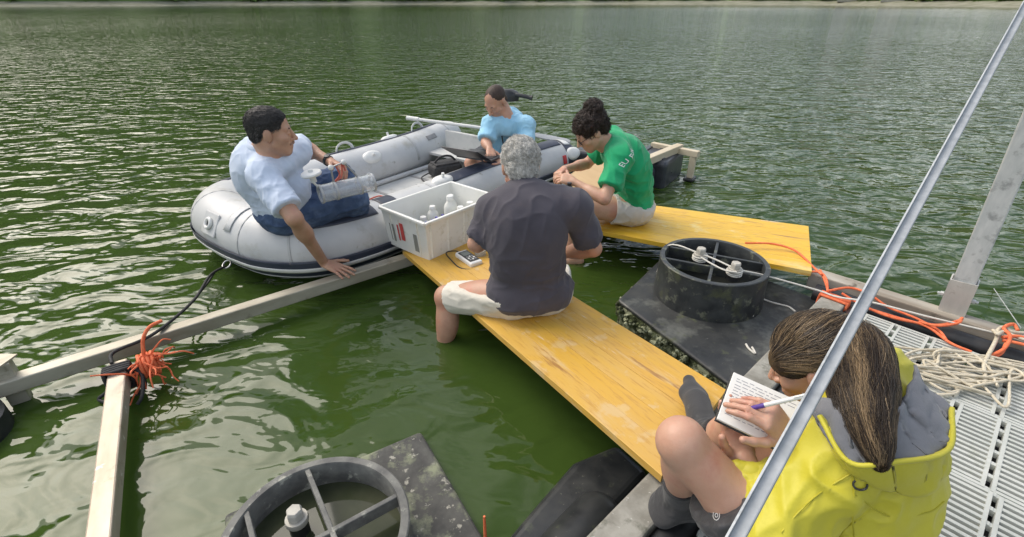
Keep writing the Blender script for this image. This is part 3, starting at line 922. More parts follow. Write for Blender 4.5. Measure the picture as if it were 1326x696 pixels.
m_rodw = mat('grey_trigger_rod', (.35, .35, .35), rough=.35, metal=.4)
g0, g1 = s0 + sx * Ls * .28 + upS * .135, s0 + sx * Ls * .52 + upS * .150
obj('handle_rod', MB().tube([s0 + sx * Ls * .28 + upS * .05, g0, g1, s0 + sx * Ls * .72 + upS * .05], .006, 8), m_rodw, ws)
for g in (g0, g1):
    obj('handle_knob', MB().lathe([(0, .016), (.012, .011), (.016, 0), (.012, -.011), (0, -.016)], g, n=14), m_white, ws, smooth=60)
rope('trigger_cord', [g0 + sx * .03, g0 + sx * .04 - upS * .05, g0 + sx * .01 - upS * .08, g0 + sx * .05 - upS * .06, g1 - sx * .01, g1 - upS * .05], .005, m_redhose, '', '', parent=ws)

# ------------------------------------------------------------------ crate and what is in it
cTL, cTF, cTR = A(513, 260, .445), A(550, 290, .445), A(641, 254, .445)
cx_ax, cy_ax = norm((cTR - cTF) * V(1, 1, 0)), norm((cTL - cTF) * V(1, 1, 0))
cy_ax = norm(cy_ax - cx_ax * (cy_ax @ cx_ax))
LX, LY, HZ = .62, .43, .27
cc = cTF * V(1, 1, 0) + cx_ax * LX / 2 + cy_ax * LY / 2
ZB = .178
Rc = np.array([cx_ax, cy_ax, (0, 0, 1)]).T
m_crate = mat('dirty_translucent_white_plastic', (0.78, 0.78, 0.73), (0.84, 0.84, 0.80), 5, rough=.45, bump=.0008, Subsurface_Weight=0.0,
              spots=[((0.58, 0.55, 0.42), 9, 0.57, 0.15), ((0.36, 0.33, 0.22), 24, 0.68, 0.06)])
crate = thing('plastic_crate', V(cc[0], cc[1], ZB), 'dirty white plastic crate of bottles on the far end of the plank', 'crate')


def crate_pt(x, y, z):
    return cc + cx_ax * x + cy_ax * y + V(0, 0, z)


mbx = MB()
T_ = .006
lo_, hi_ = .92, 1.0


def ringq(sc, z, inset=0):
    return [crate_pt(sx_ * (LX / 2 * sc - inset), sy_ * (LY / 2 * sc - inset), z) for sx_, sy_ in ((-1, -1), (1, -1), (1, 1), (-1, 1))]


R0, R1, R2, R3 = ringq(lo_, ZB), ringq(hi_, ZB + HZ), ringq(hi_, ZB + HZ, T_), ringq(lo_, ZB + .008, T_)
q4 = lambda a, b: [(a + i, a + (i + 1) % 4, b + (i + 1) % 4, b + i) for i in range(4)]
mbx.add(R0 + R1 + R2 + R3, [(3, 2, 1, 0)] + q4(0, 4) + q4(4, 8) + q4(8, 12) + [(12, 13, 14, 15)])
obj('crate_shell', mbx, m_crate, crate, bevel=.004)
mr_ = MB()
for (a, b) in ((0, 1), (1, 2), (2, 3), (3, 0)):
    pa, pb2 = ringq(hi_, ZB + HZ - .008, -.004)[a], ringq(hi_, ZB + HZ - .008, -.004)[b]
    mr_.beam(pa, pb2, .020, .020)
obj('rim', mr_, m_crate, crate, bevel=.004)
for j, u in enumerate((-.42, -.2, .02, .24, .42)):
    obj('rib', MB().beam(crate_pt(LX * u, -LY / 2 * .925 - .002, ZB + .02), crate_pt(LX * u * 1.04, -LY / 2 * 1.0 - .002, ZB + HZ - .02), .012, .008, up=(0, -1, 0)), m_crate, crate)
for j, u in enumerate((-.3, .3)):
    obj('rib', MB().beam(crate_pt(-LX / 2 * .925 - .002, LY * u, ZB + .02), crate_pt(-LX / 2 * 1.0 - .002, LY * u, ZB + HZ - .02), .012, .008, up=cx_ax), m_crate, crate)
m_red = mat('red_label', (0.55, 0.05, 0.05), (0.62, 0.09, 0.08), 20, rough=.6)
m_tape = mat('grey_tape', (0.22, 0.22, 0.20), (0.30, 0.30, 0.27), 20, rough=.6)


def side_mark(name, m, face, u0, u1, z0, z1):
    def q(u, z):
        k = lo_ + (hi_ - lo_) * (z - ZB) / HZ
        return crate_pt(u * LX * k, -LY / 2 * k - .0035, z) if face == 'long' else crate_pt(-LX / 2 * k - .0035, u * LY * k, z)
    p = [q(u0, z0), q(u1, z0), q(u1, z1), q(u0, z1)]
    nrm = -cy_ax if face == 'long' else -cx_ax
    p2 = [a + nrm * .0015 for a in p]
    return obj(name, MB().add(p + p2, [(0, 1, 2, 3), (7, 6, 5, 4), (0, 4, 5, 1), (1, 5, 6, 2), (2, 6, 7, 3), (3, 7, 4, 0)]), m, crate)


side_mark('red_label', m_red, 'long', .18, .40, ZB + .13, ZB + .165)
side_mark('red_label', m_red, 'long', .18, .215, ZB + .07, ZB + .128)
side_mark('red_label', m_red, 'long', .365, .40, ZB + .07, ZB + .128)
side_mark('tape', m_tape, 'long', .245, .33, ZB + .03, ZB + .115)
side_mark('red_label', m_red, 'short', .02, .10, ZB + .08, ZB + .20)
side_mark('red_label', m_red, 'short', .14, .17, ZB + .07, ZB + .18)
side_mark('tape', m_tape, 'short', -.30, -.20, ZB + .04, ZB + .16)
side_mark('tape', m_tape, 'short', .26, .36, ZB + .05, ZB + .17)
m_bot = mat('white_bottle_plastic', (0.66, 0.67, 0.62), (0.74, 0.74, 0.70), 12, rough=.35)
m_blue = mat('violet_blue_plastic', (0.06, 0.05, 0.30), (0.10, 0.09, 0.38), 12, rough=.4)


def bottle(x, y, h, r, lab, cap=m_white, body=m_bot, lie=None):
    o = crate_pt(x, y, ZB + .009)
    b = thing('bottle', o, lab, 'bottle', 'bottles in the crate')
    R = None
    if lie is not None:
        R = frame_z(lie); o = o + V(0, 0, r)
    obj('bottle_body', MB().lathe([(0, 0), (r * .95, 0), (r, .008), (r, h * .68), (r * .8, h * .78), (r * .42, h * .86), (r * .40, h * .90), (0, h * .9)], o, R, n=24), body, b, smooth=40)
    up = (R @ V(0, 0, 1)) if R is not None else V(0, 0, 1)
    obj('cap', MB().lathe([(0, h * .9), (r * .52, h * .9), (r * .52, h), (r * .48, h * 1.01), (0, h * 1.01)], o, R, n=20), cap, b, smooth=40)


bottle(.12, .03, .25, .045, 'tall white bottle near the middle of the crate')
bottle(.10, -.09, .21, .042, 'white bottle in the crate in front of the tall one')
bottle(.22, -.06, .20, .045, 'white bottle in the crate closest to the man\'s arm')
bottle(.19, .10, .22, .042, 'white bottle in the far right corner of the crate')
bottle(-.08, .08, .15, .04, 'short white bottle near the back left of the crate')
bottle(.02, .10, .19, .04, 'short white bottle at the back of the crate')
for i, (x, y) in enumerate(((-.20, -.10), (-.09, -.12), (-.01, -.10))):
    t = thing('jar', crate_pt(x, y, ZB), ('white lidded jar in the near left corner of the crate', 'white lidded jar between the two blue clips in the crate', 'white lidded jar right of the blue clips in the crate')[i], 'jar', 'jars in the crate')
    o = crate_pt(x, y, ZB + .009)
    obj('jar_body', MB().lathe([(0, 0), (.036, 0), (.037, .13), (0, .13)], o, n=24), m_bot, t, smooth=40)
    obj('lid', MB().lathe([(0, .13), (.041, .13), (.041, .158), (.036, .163), (0, .163)], o, n=24), m_white, t, smooth=40)
for i, (x, y) in enumerate(((-.145, -.06), (-.045, -.045))):
    t = thing('bottle_clip', crate_pt(x, y, ZB), ('violet blue clip in the crate, left one of two', 'violet blue clip in the crate, right one of two')[i], 'clip')
    obj('stem', MB().box(crate_pt(x, y, ZB + .09), (.05, .02, .16), Rc), m_blue, t, bevel=.004)
    for s_ in (-1, 1):
        obj('prong', MB().box(crate_pt(x + s_ * .026, y, ZB + .165), (.013, .02, .05), Rc), m_blue, t, bevel=.003)

# hand-held meter, cable, beaker on the plank
PZ = lambda p: nNL[2] + (nFL[2] - nNL[2]) * ((p - nNL) @ (pd * V(1, 1, 0))) / ((nFL - nNL) @ (pd * V(1, 1, 0)))
mc = A(607, 337, .21); mc[2] = PZ(mc) + .003
md = norm(A(622, 347, .21) - A(592, 326, .21)); md[2] = 0; md = norm(md)
Rm = np.array([md, V(-md[1], md[0], 0), (0, 0, 1)]).T
mt = thing('handheld_meter', mc, 'white handheld meter with black face lying on the plank', 'meter')
obj('case', MB().box(mc + V(0, 0, .018), (.19, .085, .034), Rm), m_white, mt, bevel=.012, seg=3)
obj('face_plate', MB().box(mc + V(0, 0, .0362), (.145, .066, .002), Rm), m_black, mt, bevel=.0005)
m_lcd = mat('grey_screen', (0.16, 0.18, 0.17), rough=.15)
obj('screen', MB().box(mc + Rm @ V(-.035, 0, .0376), (.052, .050, .0016), Rm), m_lcd, mt)
for i in range(3):
    for j in range(3):
        obj('button', MB().box(mc + Rm @ V(.012 + i * .02, (j - 1) * .018, .0385), (.012, .010, .003), Rm), m_white if (i + j) % 2 else m_greyp, mt)
z_ = mc[2]
rope('cable', [mc + Rm @ V(-.095, 0, .015), mc + Rm @ V(-.16, .0, .006), mc + Rm @ V(-.17, -.06, .006), mc + Rm @ V(-.06, -.085, .006), mc + Rm @ V(.06, -.09, .007), mc + Rm @ V(.13, -.02, .008), mc + Rm @ V(.15, .08, .008), mc + Rm @ V(.04, .12, .008)], .004, m_cable, 'black probe cable curling round the white meter', 'cable')
bk = A(622, 331, .20); bk[2] = PZ(bk) + .002
o = thing('beaker', bk, 'small clear plastic beaker beside the grey haired man\'s left arm', 'beaker')
obj('beaker_wall', MB().lathe([(0, 0), (.036, 0), (.042, .09), (.039, .09), (.034, .004), (0, .004)], bk, n=28), m_acr, o, smooth=40)
obj('sample_water', MB().lathe([(0, .0045), (.0335, .0045), (.036, .045), (0, .045)], bk, n=28), m_bot, o, smooth=40)
rope('probe_cable', [bk + V(-.02, .03, .02), bk + V(-.02, .02, .14), bk + V(.0, .05, .21), bk + V(.05, .06, .14)], .004, mat('brown_cable', (.18, .06, .05), rough=.5), 'thin reddish probe cable arching out of the beaker', 'cable')

# ------------------------------------------------------------------ ropes
# orange frayed knot where the two rails meet
jn = A(160, 474, .145)
kt = thing('rope_knot', jn - V(0, 0, .08), 'frayed orange rope knot where the two rails cross', 'rope')
rdir_ = norm(A2 - A0)
for i in range(4):
    o_ = rdir_ * (.055 + .017 * i)
    c = jn + o_ + V(0, 0, -.036)
    pp = []
    for u in np.linspace(0, 2 * PI, 13):
        n_r = V(-rdir_[1], rdir_[0], 0)
        sq = max(abs(math.cos(u)), abs(math.sin(u)))
        pp.append(c + n_r * .046 * math.cos(u) / sq + V(0, 0, .046) * math.sin(u) / sq + rdir_ * .006 * u / PI)
    obj('rope_turn', MB().tube(pp, .0085, 8), m_orange, kt, smooth=60)
for i in range(26):
    p = jn + rdir_ * rng.uniform(.03, .12) + V(0, 0, rng.uniform(-.04, .02))
    out_ = norm(V(rng.uniform(.3, 1.0), rng.uniform(-1, .3), rng.uniform(-.35, .45)))
    L_ = rng.uniform(.08, .24)
    q = [p]
    d = out_
    for j in range(4):
        d = norm(d + rng.normal(0, .45, 3) + V(0, 0, -.16 * j))
        q.append(q[-1] + d * L_ / 4)
        q[-1][2] = max(q[-1][2], .012)
    obj('rope_end', MB().tube(spline(q, 4), np.linspace(.0055, .003, 17), 6), m_orange, kt, smooth=60)
q = [jn + rdir_ * .08 + V(0, 0, .01), jn + rdir_ * .09 + V(.0, .02, .09), jn + rdir_ * .11 + V(0, .05, .13), jn + rdir_ * .15 + V(0, .07, .135)]
obj('rope_end', MB().tube(spline(q, 6), .008, 8), m_orange, kt, smooth=60)
m_brope = mat('black_rope', (0.015, 0.015, 0.017), (0.03, 0.03, 0.03), 60, rough=.7, bump=.001, bscale=200)
bt = thing('mooring_rope', jn - V(.02, .02, .09), 'black mooring rope wound on the rail end and running to the boat ring', 'rope')
nB = V(-dB[1], dB[0], 0)
for i in range(4):
    c = B0 + dB * (.025 + .017 * i)
    pp = [c + nB * .047 * math.cos(u) / max(abs(math.cos(u)), abs(math.sin(u))) + V(0, 0, .047) * math.sin(u) / max(abs(math.cos(u)), abs(math.sin(u))) + dB * .008 * u / PI for u in np.linspace(0, 2 * PI, 17)]
    obj('rope_turn', MB().tube(pp, .0085, 8), m_brope, bt, smooth=60)
obj('rope_run', MB().tube(spline([B0 + dB * .02 + V(-.02, 0, .05), A(148, 456, .16), A(200, 432, .16), A(250, 390, .12), A(272, 357, .11), pD + dD * .06], 8), .008, 8), m_brope, bt, smooth=60)
obj('rope_run', MB().tube(spline([pD + dD * .06, A(279, 352, .09), A(268, 368, .07), A(240, 400, .10), A(205, 428, .155)], 6), .006, 8), m_brope, bt, smooth=60)
for q in ([B0 + dB * .05 + nB * .05 + V(0, 0, .03), A(184, 486, .10), A(184, 512, .06), A(178, 524, .04)], [B0 + dB * .06 + nB * .05, A(180, 478, .12), A(188, 500, .05), A(176, 512, .03)], [B0 - nB * .05, A(140, 505, .05), A(128, 517, .015), A(140, 522, .01)]):
    obj('rope_tail', MB().tube(spline(q, 6), .008, 8), m_brope, bt, smooth=60)

# white bracing line over the far collar to the back beam, with turns on both valves
m_cream = mat('cream_rope', (0.52, 0.46, 0.34), (0.64, 0.58, 0.46), 80, rough=.8, bump=.001, bscale=300)
m_wline = mat('white_cord', (0.60, 0.58, 0.52), (0.68, 0.66, 0.60), 80, rough=.8)
wl = thing('bracing_line', A(920, 340, .38), 'white line stretched over the far collar and tied round its valves', 'line')
pts = [A(851, 352, .19), A(866, 318, .388), A(907, 329, .408), A(930, 338, .405), A(955, 349, .40), A(990, 357, .36), A(1058, 376, .315), A(1085, 385, .315), A(1130, 392, .335), A(1200, 410, .33), A(1290, 432, .325), A(1340, 447, .325)]
obj('cord', MB().tube(spline(pts, 6), .0045, 8), m_wline, wl, smooth=60)
obj('cord', MB().tube(spline([A(907, 333, .40), A(920, 341, .395), A(938, 350, .395), A(954, 353, .40)], 6), .0045, 8), m_wline, wl, smooth=60)
for vv, z in ((v1, .388), (v2, .385)):
    for i in range(3):
        obj('cord_turn', MB().tube([V(vv[0], vv[1], z - .012 + i * .009) + V(math.cos(u), math.sin(u), .1 * math.sin(u + i)) * .036 for u in np.linspace(0, 2 * PI, 17)], .0045, 6), m_wline, wl, smooth=60)
rope('line', [A(978, 376, .34), A(977, 395, .24), A(975, 410, .18)], .003, m_wline, 'short white cord hanging down the near side of the far collar', 'line')
rope('line', [A(989, 388, .173), A(1000, 392, .173), A(1012, 395, .173), A(1022, 398, .173), A(1030, 404, .173)], .005, m_wline, 'scrap of white cord on the black float top by the beam', 'line')
rope('line', [A(966, 446, .173), A(970, 452, .175), A(978, 458, .174), A(974, 450, .173)], .005, m_wline, 'small loop of white cord on the float top near the notebook', 'line')

# orange ropes along the back beam
ot = thing('lashing_rope', A(1070, 375, .3), 'orange rope lashed at the beam corner and running along the back of the grating', 'rope')
for q in ([A(1047, 352, .33), A(1062, 353, .34), A(1070, 362, .33), A(1072, 378, .31)], [A(1062, 350, .34), A(1069, 366, .32), A(1073, 380, .30)],
          [A(1072, 377, .32), A(1100, 373, .33), A(1125, 381, .33), A(1150, 398, .30), A(1185, 412, .295), A(1215, 428, .295), A(1225, 440, .295)],
          [A(1090, 380, .31), A(1110, 392, .295), A(1145, 408, .295), A(1180, 417, .295), A(1215, 421, .30), A(1240, 416, .33), A(1246, 412, .34)],
          [A(1125, 400, .295), A(1160, 411, .295), A(1200, 423, .295), A(1230, 444, .292), A(1258, 456, .292)],
          [A(1246, 412, .335), A(1240, 419, .33), A(1215, 422, .32), A(1190, 417, .30)], [A(965, 315, .35), A(1000, 316, .36), A(1030, 325, .355), A(1052, 345, .34), A(1064, 356, .34)]):
    obj('rope_run', MB().tube(spline(q, 7), .0060 if q[0][0] > 1.2 else .0042, 8), m_orange, ot, smooth=60)
for i in range(3):
    c = bB + bd * (-.01 - .02 * i) + bn * .055 + V(0, 0, -.05)
    obj('rope_turn', MB().tube([c + bn * .062 * math.cos(u) / max(abs(math.cos(u)), abs(math.sin(u))) + V(0, 0, .058) * math.sin(u) / max(abs(math.cos(u)), abs(math.sin(u))) + bd * .01 * math.sin(u * .5) for u in np.linspace(0, 2 * PI, 17)], .0075, 8), m_orange, ot, smooth=60)
ot2 = thing('lashing_rope', A(1310, 440, .3), 'tangle of orange rope on the back beam by the right edge', 'rope')
for q in ([A(1280, 462, .30), A(1300, 452, .33), A(1308, 436, .35), A(1300, 425, .36), A(1312, 420, .36), A(1318, 428, .35)], [A(1298, 437, .345), A(1320, 436, .35), A(1345, 444, .34)], [A(1298, 441, .335), A(1315, 444, .34), A(1340, 450, .34)],
          [A(1265, 463, .292), A(1280, 464, .292), A(1296, 458, .31), A(1303, 445, .34)]):
    obj('rope_run', MB().tube(spline(q, 7), .007, 8), m_orange, ot2, smooth=60)
# heap of cream rope on the grating
ch = thing('rope_heap', A(1250, 480, .285), 'loose heap of cream rope lying on the grating', 'rope')
hc_ = A(1250, 484, .29)
hp = []
zc = 0
for i in range(64):
    a = i * 1.05 + rng.normal(0, .5)
    ex = .30 + .12 * rng.normal(); ey = .085 + .035 * rng.normal()
    axx, ayy = norm(V(1.0, -.12, 0)), norm(V(.12, 1.0, 0))
    hp.append(hc_ + axx * (ex * math.cos(a) * rng.uniform(.45, 1)) + ayy * (ey * math.sin(a) * rng.uniform(.5, 1.4)) + V(0, 0, .004 + abs(rng.normal(0, .014))))
obj('rope_coil', MB().tube(spline(hp, 7), .0050, 8), m_cream, ch, smooth=60)
obj('rope_coil', MB().tube(spline([hp[-1], A(1265, 500, .30), A(1275, 470, .31), A(1290, 440, .335), A(1292, 428, .35), A(1300, 424, .35), A(1310, 430, .345), A(1330, 432, .34)], 7), .0075, 8), m_cream, ch, smooth=60)
obj('rope_coil', MB().tube(spline([A(1158, 497, .292), A(1162, 484, .30), A(1185, 482, .30), A(1220, 490, .295), A(1240, 508, .295), A(1200, 512, .293), A(1170, 508, .293)], 7), .0062, 8), m_cream, ch, smooth=60)
rope('rope', [A(1286, 428, .35), A(1292, 433, .36), A(1300, 430, .35), A(1320, 438, .345), A(1345, 446, .345)], .007, m_cream, 'cream rope end tucked under the orange tangle at the right edge', 'rope')
wire = obj('thin_wire', MB().tube([A(1322, 425, .33), A(1287, 374, .0)], .0022, 6), m_galv, None, smooth=60)
tag(wire, 'thin wire slanting from the back beam down into the water', 'wire')
# ------------------------------------------------------------------ people: smooth-blended volumes turned into one continuous surface
def smin(a, b, k):
    h = np.clip(.5 + .5 * (a - b) / k, 0, 1)
    return a * (1 - h) + b * h - k * h * (1 - h)


class Sdf:
    def __init__(s, lo, hi, h):
        s.h = h
        s.lo = np.asarray(lo, float) - 3 * h
        s.n = np.ceil((np.asarray(hi, float) + 3 * h - s.lo) / h).astype(int) + 1
        s.d = np.full(s.n, 1.0, np.float32)
        s.ax = [(s.lo[i] + h * np.arange(s.n[i])).astype(np.float32) for i in range(3)]

    def sub(s, lo, hi):
        a = np.clip(np.floor((lo - s.lo) / s.h).astype(int), 0, s.n)
        b = np.clip(np.ceil((hi - s.lo) / s.h).astype(int) + 1, 0, s.n)
        sl = tuple(slice(a[i], b[i]) for i in range(3))
        P = (s.ax[0][sl[0]][:, None, None], s.ax[1][sl[1]][None, :, None], s.ax[2][sl[2]][None, None, :])
        return sl, P

    def put(s, prim, mode='u'):
        f, lo, hi, k = prim
        m = k + 3 * s.h
        sl, P = s.sub(np.asarray(lo) - m, np.asarray(hi) + m)
        if s.d[sl].size == 0:
            return
        d = f(*P).astype(np.float32)
        if mode == 'u':
            s.d[sl] = smin(s.d[sl], d, k)
        elif mode == 's':
            s.d[sl] = -smin(-s.d[sl], d, k)

    def cut(s, p, n):                 # keep the side the normal points away from
        s.d = np.maximum(s.d, ((s.ax[0] - p[0]) * n[0])[:, None, None] + ((s.ax[1] - p[1]) * n[1])[None, :, None] + ((s.ax[2] - p[2]) * n[2])[None, None, :]).astype(np.float32)

    def mesh(s):
        d = s.d
        ins = d < 0
        nx, ny, nz = d.shape
        cnt = np.zeros((nx - 1, ny - 1, nz - 1), np.uint8)
        for i in (0, 1):
            for j in (0, 1):
                for k in (0, 1):
                    cnt += ins[i:nx - 1 + i, j:ny - 1 + j, k:nz - 1 + k]
        act = (cnt > 0) & (cnt < 8)
        I = np.argwhere(act)
        idx = np.full(act.shape, -1, np.int32)
        idx[act] = np.arange(len(I))
        acc = np.zeros((len(I), 3)); w_ = np.zeros(len(I))
        cor = {}
        for i in (0, 1):
            for j in (0, 1):
                for k in (0, 1):
                    cor[i, j, k] = d[I[:, 0] + i, I[:, 1] + j, I[:, 2] + k]
        for a in cor:
            for ax_ in range(3):
                if a[ax_] == 0:
                    b = list(a); b[ax_] = 1; b = tuple(b)
                    va, vb = cor[a], cor[b]
                    x = (va < 0) != (vb < 0)
                    t = np.where(x, va / (va - vb + 1e-12 * (va == vb)), 0)
                    p = np.repeat(np.array([a], float), len(I), 0); p[:, ax_] = t
                    acc[x] += p[x]; w_[x] += 1
        v = s.lo + s.h * (I + acc / w_[:, None])
        Q = []
        for ax_ in range(3):
            o = [o_ for o_ in range(3) if o_ != ax_]
            sl0 = [slice(1, n_ - 1) for n_ in d.shape]; sl1 = list(sl0)
            sl0[ax_] = slice(0, d.shape[ax_] - 1); sl1[ax_] = slice(1, d.shape[ax_])
            A_, B_ = ins[tuple(sl0)], ins[tuple(sl1)]
            E = np.argwhere(A_ != B_)
            if not len(E):
                continue
            flip = A_[A_ != B_]
            off = np.array([1, 1, 1]); off[ax_] = 0
            E = E + off
            def cell(da, db):
                c = E.copy(); c[:, o[0]] += da; c[:, o[1]] += db
                return idx[c[:, 0], c[:, 1], c[:, 2]]
            q = np.stack([cell(-1, -1), cell(0, -1), cell(0, 0), cell(-1, 0)], 1)
            if ax_ == 1:
                flip = ~flip
            q[~flip] = q[~flip][:, ::-1]
            Q.append(q)
        q = np.concatenate(Q)
        return v, q[(q >= 0).all(1)]


def rc(a, b, ra, rb, k=.02, flat=False):
    a, b = np.asarray(a, float), np.asarray(b, float)
    ba = b - a; L2 = float(ba @ ba); L_ = math.sqrt(L2)

    def f(X, Y, Z):
        x, y, z = X - a[0], Y - a[1], Z - a[2]
        t = (x * ba[0] + y * ba[1] + z * ba[2]) / L2
        h = np.clip(t, 0, 1)
        d = np.sqrt((x - ba[0] * h) ** 2 + (y - ba[1] * h) ** 2 + (z - ba[2] * h) ** 2) - (ra + (rb - ra) * h)
        return np.maximum(d, (t - 1) * L_) if flat else d
    r = max(ra, rb)
    return f, np.minimum(a, b) - r, np.maximum(a, b) + r, k


def el(c, r, R=None, k=.02):
    c = np.asarray(c, float); r = np.asarray(r, float)
    R = np.eye(3) if R is None else np.asarray(R)

    def f(X, Y, Z):
        x, y, z = X - c[0], Y - c[1], Z - c[2]
        q = [x * R[0, i] + y * R[1, i] + z * R[2, i] for i in range(3)]
        k0 = np.sqrt(sum((q[i] / r[i]) ** 2 for i in range(3)))
        k1 = np.sqrt(sum((q[i] / r[i] ** 2) ** 2 for i in range(3))) + 1e-6
        return k0 * (k0 - 1) / k1
    e = np.sqrt(((R * r) ** 2).sum(1))
    return f, c - e, c + e, k


def bounds(prims):
    return np.min([p[1] for p in prims], 0), np.max([p[2] for p in prims], 0)


_LAT = np.random.default_rng(11).random((64, 64, 64)).astype(np.float32)


def vnoise(p, fr):
    q = np.asarray(p) * fr
    i = np.floor(q).astype(int); f = q - i
    f = f * f * (3 - 2 * f)
    r = 0
    for a in (0, 1):
        for b in (0, 1):
            for c in (0, 1):
                wgt = (f[:, 0] if a else 1 - f[:, 0]) * (f[:, 1] if b else 1 - f[:, 1]) * (f[:, 2] if c else 1 - f[:, 2])
                r = r + wgt * _LAT[(i[:, 0] + a) % 64, (i[:, 1] + b) % 64, (i[:, 2] + c) % 64]
    return r


def vnormals(v, q):
    n = np.zeros_like(v)
    fn = np.cross(v[q[:, 2]] - v[q[:, 0]], v[q[:, 3]] - v[q[:, 1]])
    for j in range(4):
        np.add.at(n, q[:, j], fn)
    return n / (np.linalg.norm(n, axis=1)[:, None] + 1e-12)


def folds(v, q, specs, seed=0.0):
    """cloth folds: ridged noise stretched along an axis, stronger near given points"""
    n = vnormals(v, q)
    d = np.zeros(len(v))
    for amp, fr, axis, st, cen, rad_ in specs:
        axis = norm(axis)
        p = v - np.outer(v @ axis, axis) * (1 - 1 / st) + seed
        p = p + .25 / fr * (np.stack([vnoise(v + 3.3, fr * .6), vnoise(v + 7.1, fr * .6), vnoise(v + 1.7, fr * .6)], 1) - .5)
        r = 1 - np.abs(2 * vnoise(p, fr) - 1)
        r2 = 1 - np.abs(2 * vnoise(p + 5.7, fr * 2.3) - 1)
        r = .62 * (r ** 3 - .25) + .40 * (r2 ** 3 - .25)
        wgt = 1.0 if cen is None else np.exp(-((v - np.asarray(cen)) ** 2).sum(1) / rad_ ** 2)
        d += 1.7 * amp * r * wgt
    return v + n * d[:, None]


def sdf_obj(name, prims, h, m, parent, subs=(), cuts=(), fold=None, seed=0.0, post=None):
    lo, hi = bounds(prims)
    s = Sdf(lo - .01, hi + .01, h)
    for p in prims:
        s.put(p)
    for p in subs:
        s.put(p, 's')
    for p, n in cuts:
        s.cut(p, n)
    v, q = s.mesh()
    if fold:
        v = folds(v, q, fold, seed)
    if post is not None:
        v = post(v, q)
    return mesh_obj(name, v, None, m, parent, smooth=180, fast=q)


def torso(J, inf=0.0, w=1.0, belly=0.0, bust=0.0):
    pel, c7 = J['pel'], J['c7']
    up = norm(c7 - pel)
    sd = norm(J['shR'] - J['shL']); sd = norm(sd - up * (sd @ up))
    fw = np.cross(up, sd)
    hs = norm(J['hipR'] - J['hipL']); hf = np.cross(norm(up + V(0, 0, .5)), hs); hf = norm(hf)
    hu = np.cross(hs, hf)
    Lt = np.linalg.norm(c7 - pel)
    R = np.array([sd, fw, up]).T
    Rh = np.array([hs, hf, hu]).T
    Rm_ = np.array([norm(sd + hs), norm(fw + hf), norm(up + hu)]).T
    lean = J.get('bow', .04)
    P = []
    P.append(el(pel + up * .0, V(.170 * w + inf, .120 * w + inf, .115 + inf), Rh, .03))
    P.append(el(pel + up * Lt * .30 + fw * (-lean * .6), V(.148 * w + inf, .108 * w + inf, .15 + inf), Rm_, .045))
    P.append(el(pel + up * Lt * .62 + fw * (-lean), V(.158 * w + inf, .110 * w + inf, .18 + inf), R, .045))
    P.append(el(pel + up * Lt * .84 + fw * (-lean * .4 + .01), V(.145 * w + inf, .088 * w + inf, .10 + inf), R, .04))
    P.append(rc(J['shL'], J['shR'], .058 * w + inf, .058 * w + inf, .03))
    P.append(rc(c7 - up * .02 + fw * .015, J['shL'] * .8 + c7 * .2, .055 + inf * .8, .055 * w + inf, .04))
    P.append(rc(c7 - up * .02 + fw * .015, J['shR'] * .8 + c7 * .2, .055 + inf * .8, .055 * w + inf, .04))
    if belly:
        P.append(el(pel + up * Lt * .32 + fw * .075, V(.15 * w + inf, .10 + belly + inf, .15 + inf), Rm_, .06))
    if bust:
        for sg in (-1, 1):
            P.append(el(pel + up * Lt * .62 + fw * (.085 - lean) + sd * sg * .07, V(.06 + inf, .05 + bust + inf, .06 + inf), R, .04))
    return P, dict(up=up, sd=sd, fw=fw, R=R, hs=hs, hf=hf, hu=hu, L=Lt)


def limb_arm(J, s, w=1.0):
    a, b, c = J['sh' + s], J['el' + s], J['wr' + s]
    return [rc(a, b, .052 * w, .040 * w, .03), el(a * .55 + b * .45, V(.046 * w, .046 * w, .09), frame_z(b - a), .03),
            rc(b, c, .039 * w, .026 * w, .015), el(b * .72 + c * .28, V(.044 * w, .041 * w, .085), frame_z(c - b), .02)]


def limb_leg(J, s, w=1.0):
    a, b, c = J['hip' + s], J['kn' + s], J['an' + s]
    P = [rc(a, b, .086 * w, .056 * w, .04), el(a * .6 + b * .4, V(.080 * w, .080 * w, .17), frame_z(b - a), .03),
         el(b, V(.056 * w, .056 * w, .060 * w), None, .02),
         rc(b, c, .050 * w, .036 * w, .02), el(b * .68 + c * .32 + norm(norm(b - a) * -1 + norm(c - b) * .2) * 0.008 - (norm(b - a) - norm(c - b) * (norm(b - a) @ norm(c - b))) * .014, V(.056 * w, .056 * w, .12), frame_z(c - b), .03)]
    return P


def foot(an, toe, up=V(0, 0, 1), w=1.0):
    an, toe = np.asarray(an, float), np.asarray(toe, float)
    d = norm(toe - an)
    hl = an - d * .045 - up * .035
    return [rc(an, hl, .037 * w, .032 * w, .02), rc(hl, an * .45 + toe * .55, .032 * w, .034 * w, .03), rc(an + up * -.005, an * .4 + toe * .6, .036 * w, .026 * w, .03),
            el(an * .28 + toe * .72 - up * .01, V(.044 * w, .06, .024), np.array([np.cross(d, up), d, np.cross(np.cross(d, up), d)]).T, .02), rc(an * .3 + toe * .7 - up * .008, toe - up * .012, .026 * w, .019 * w, .02)]


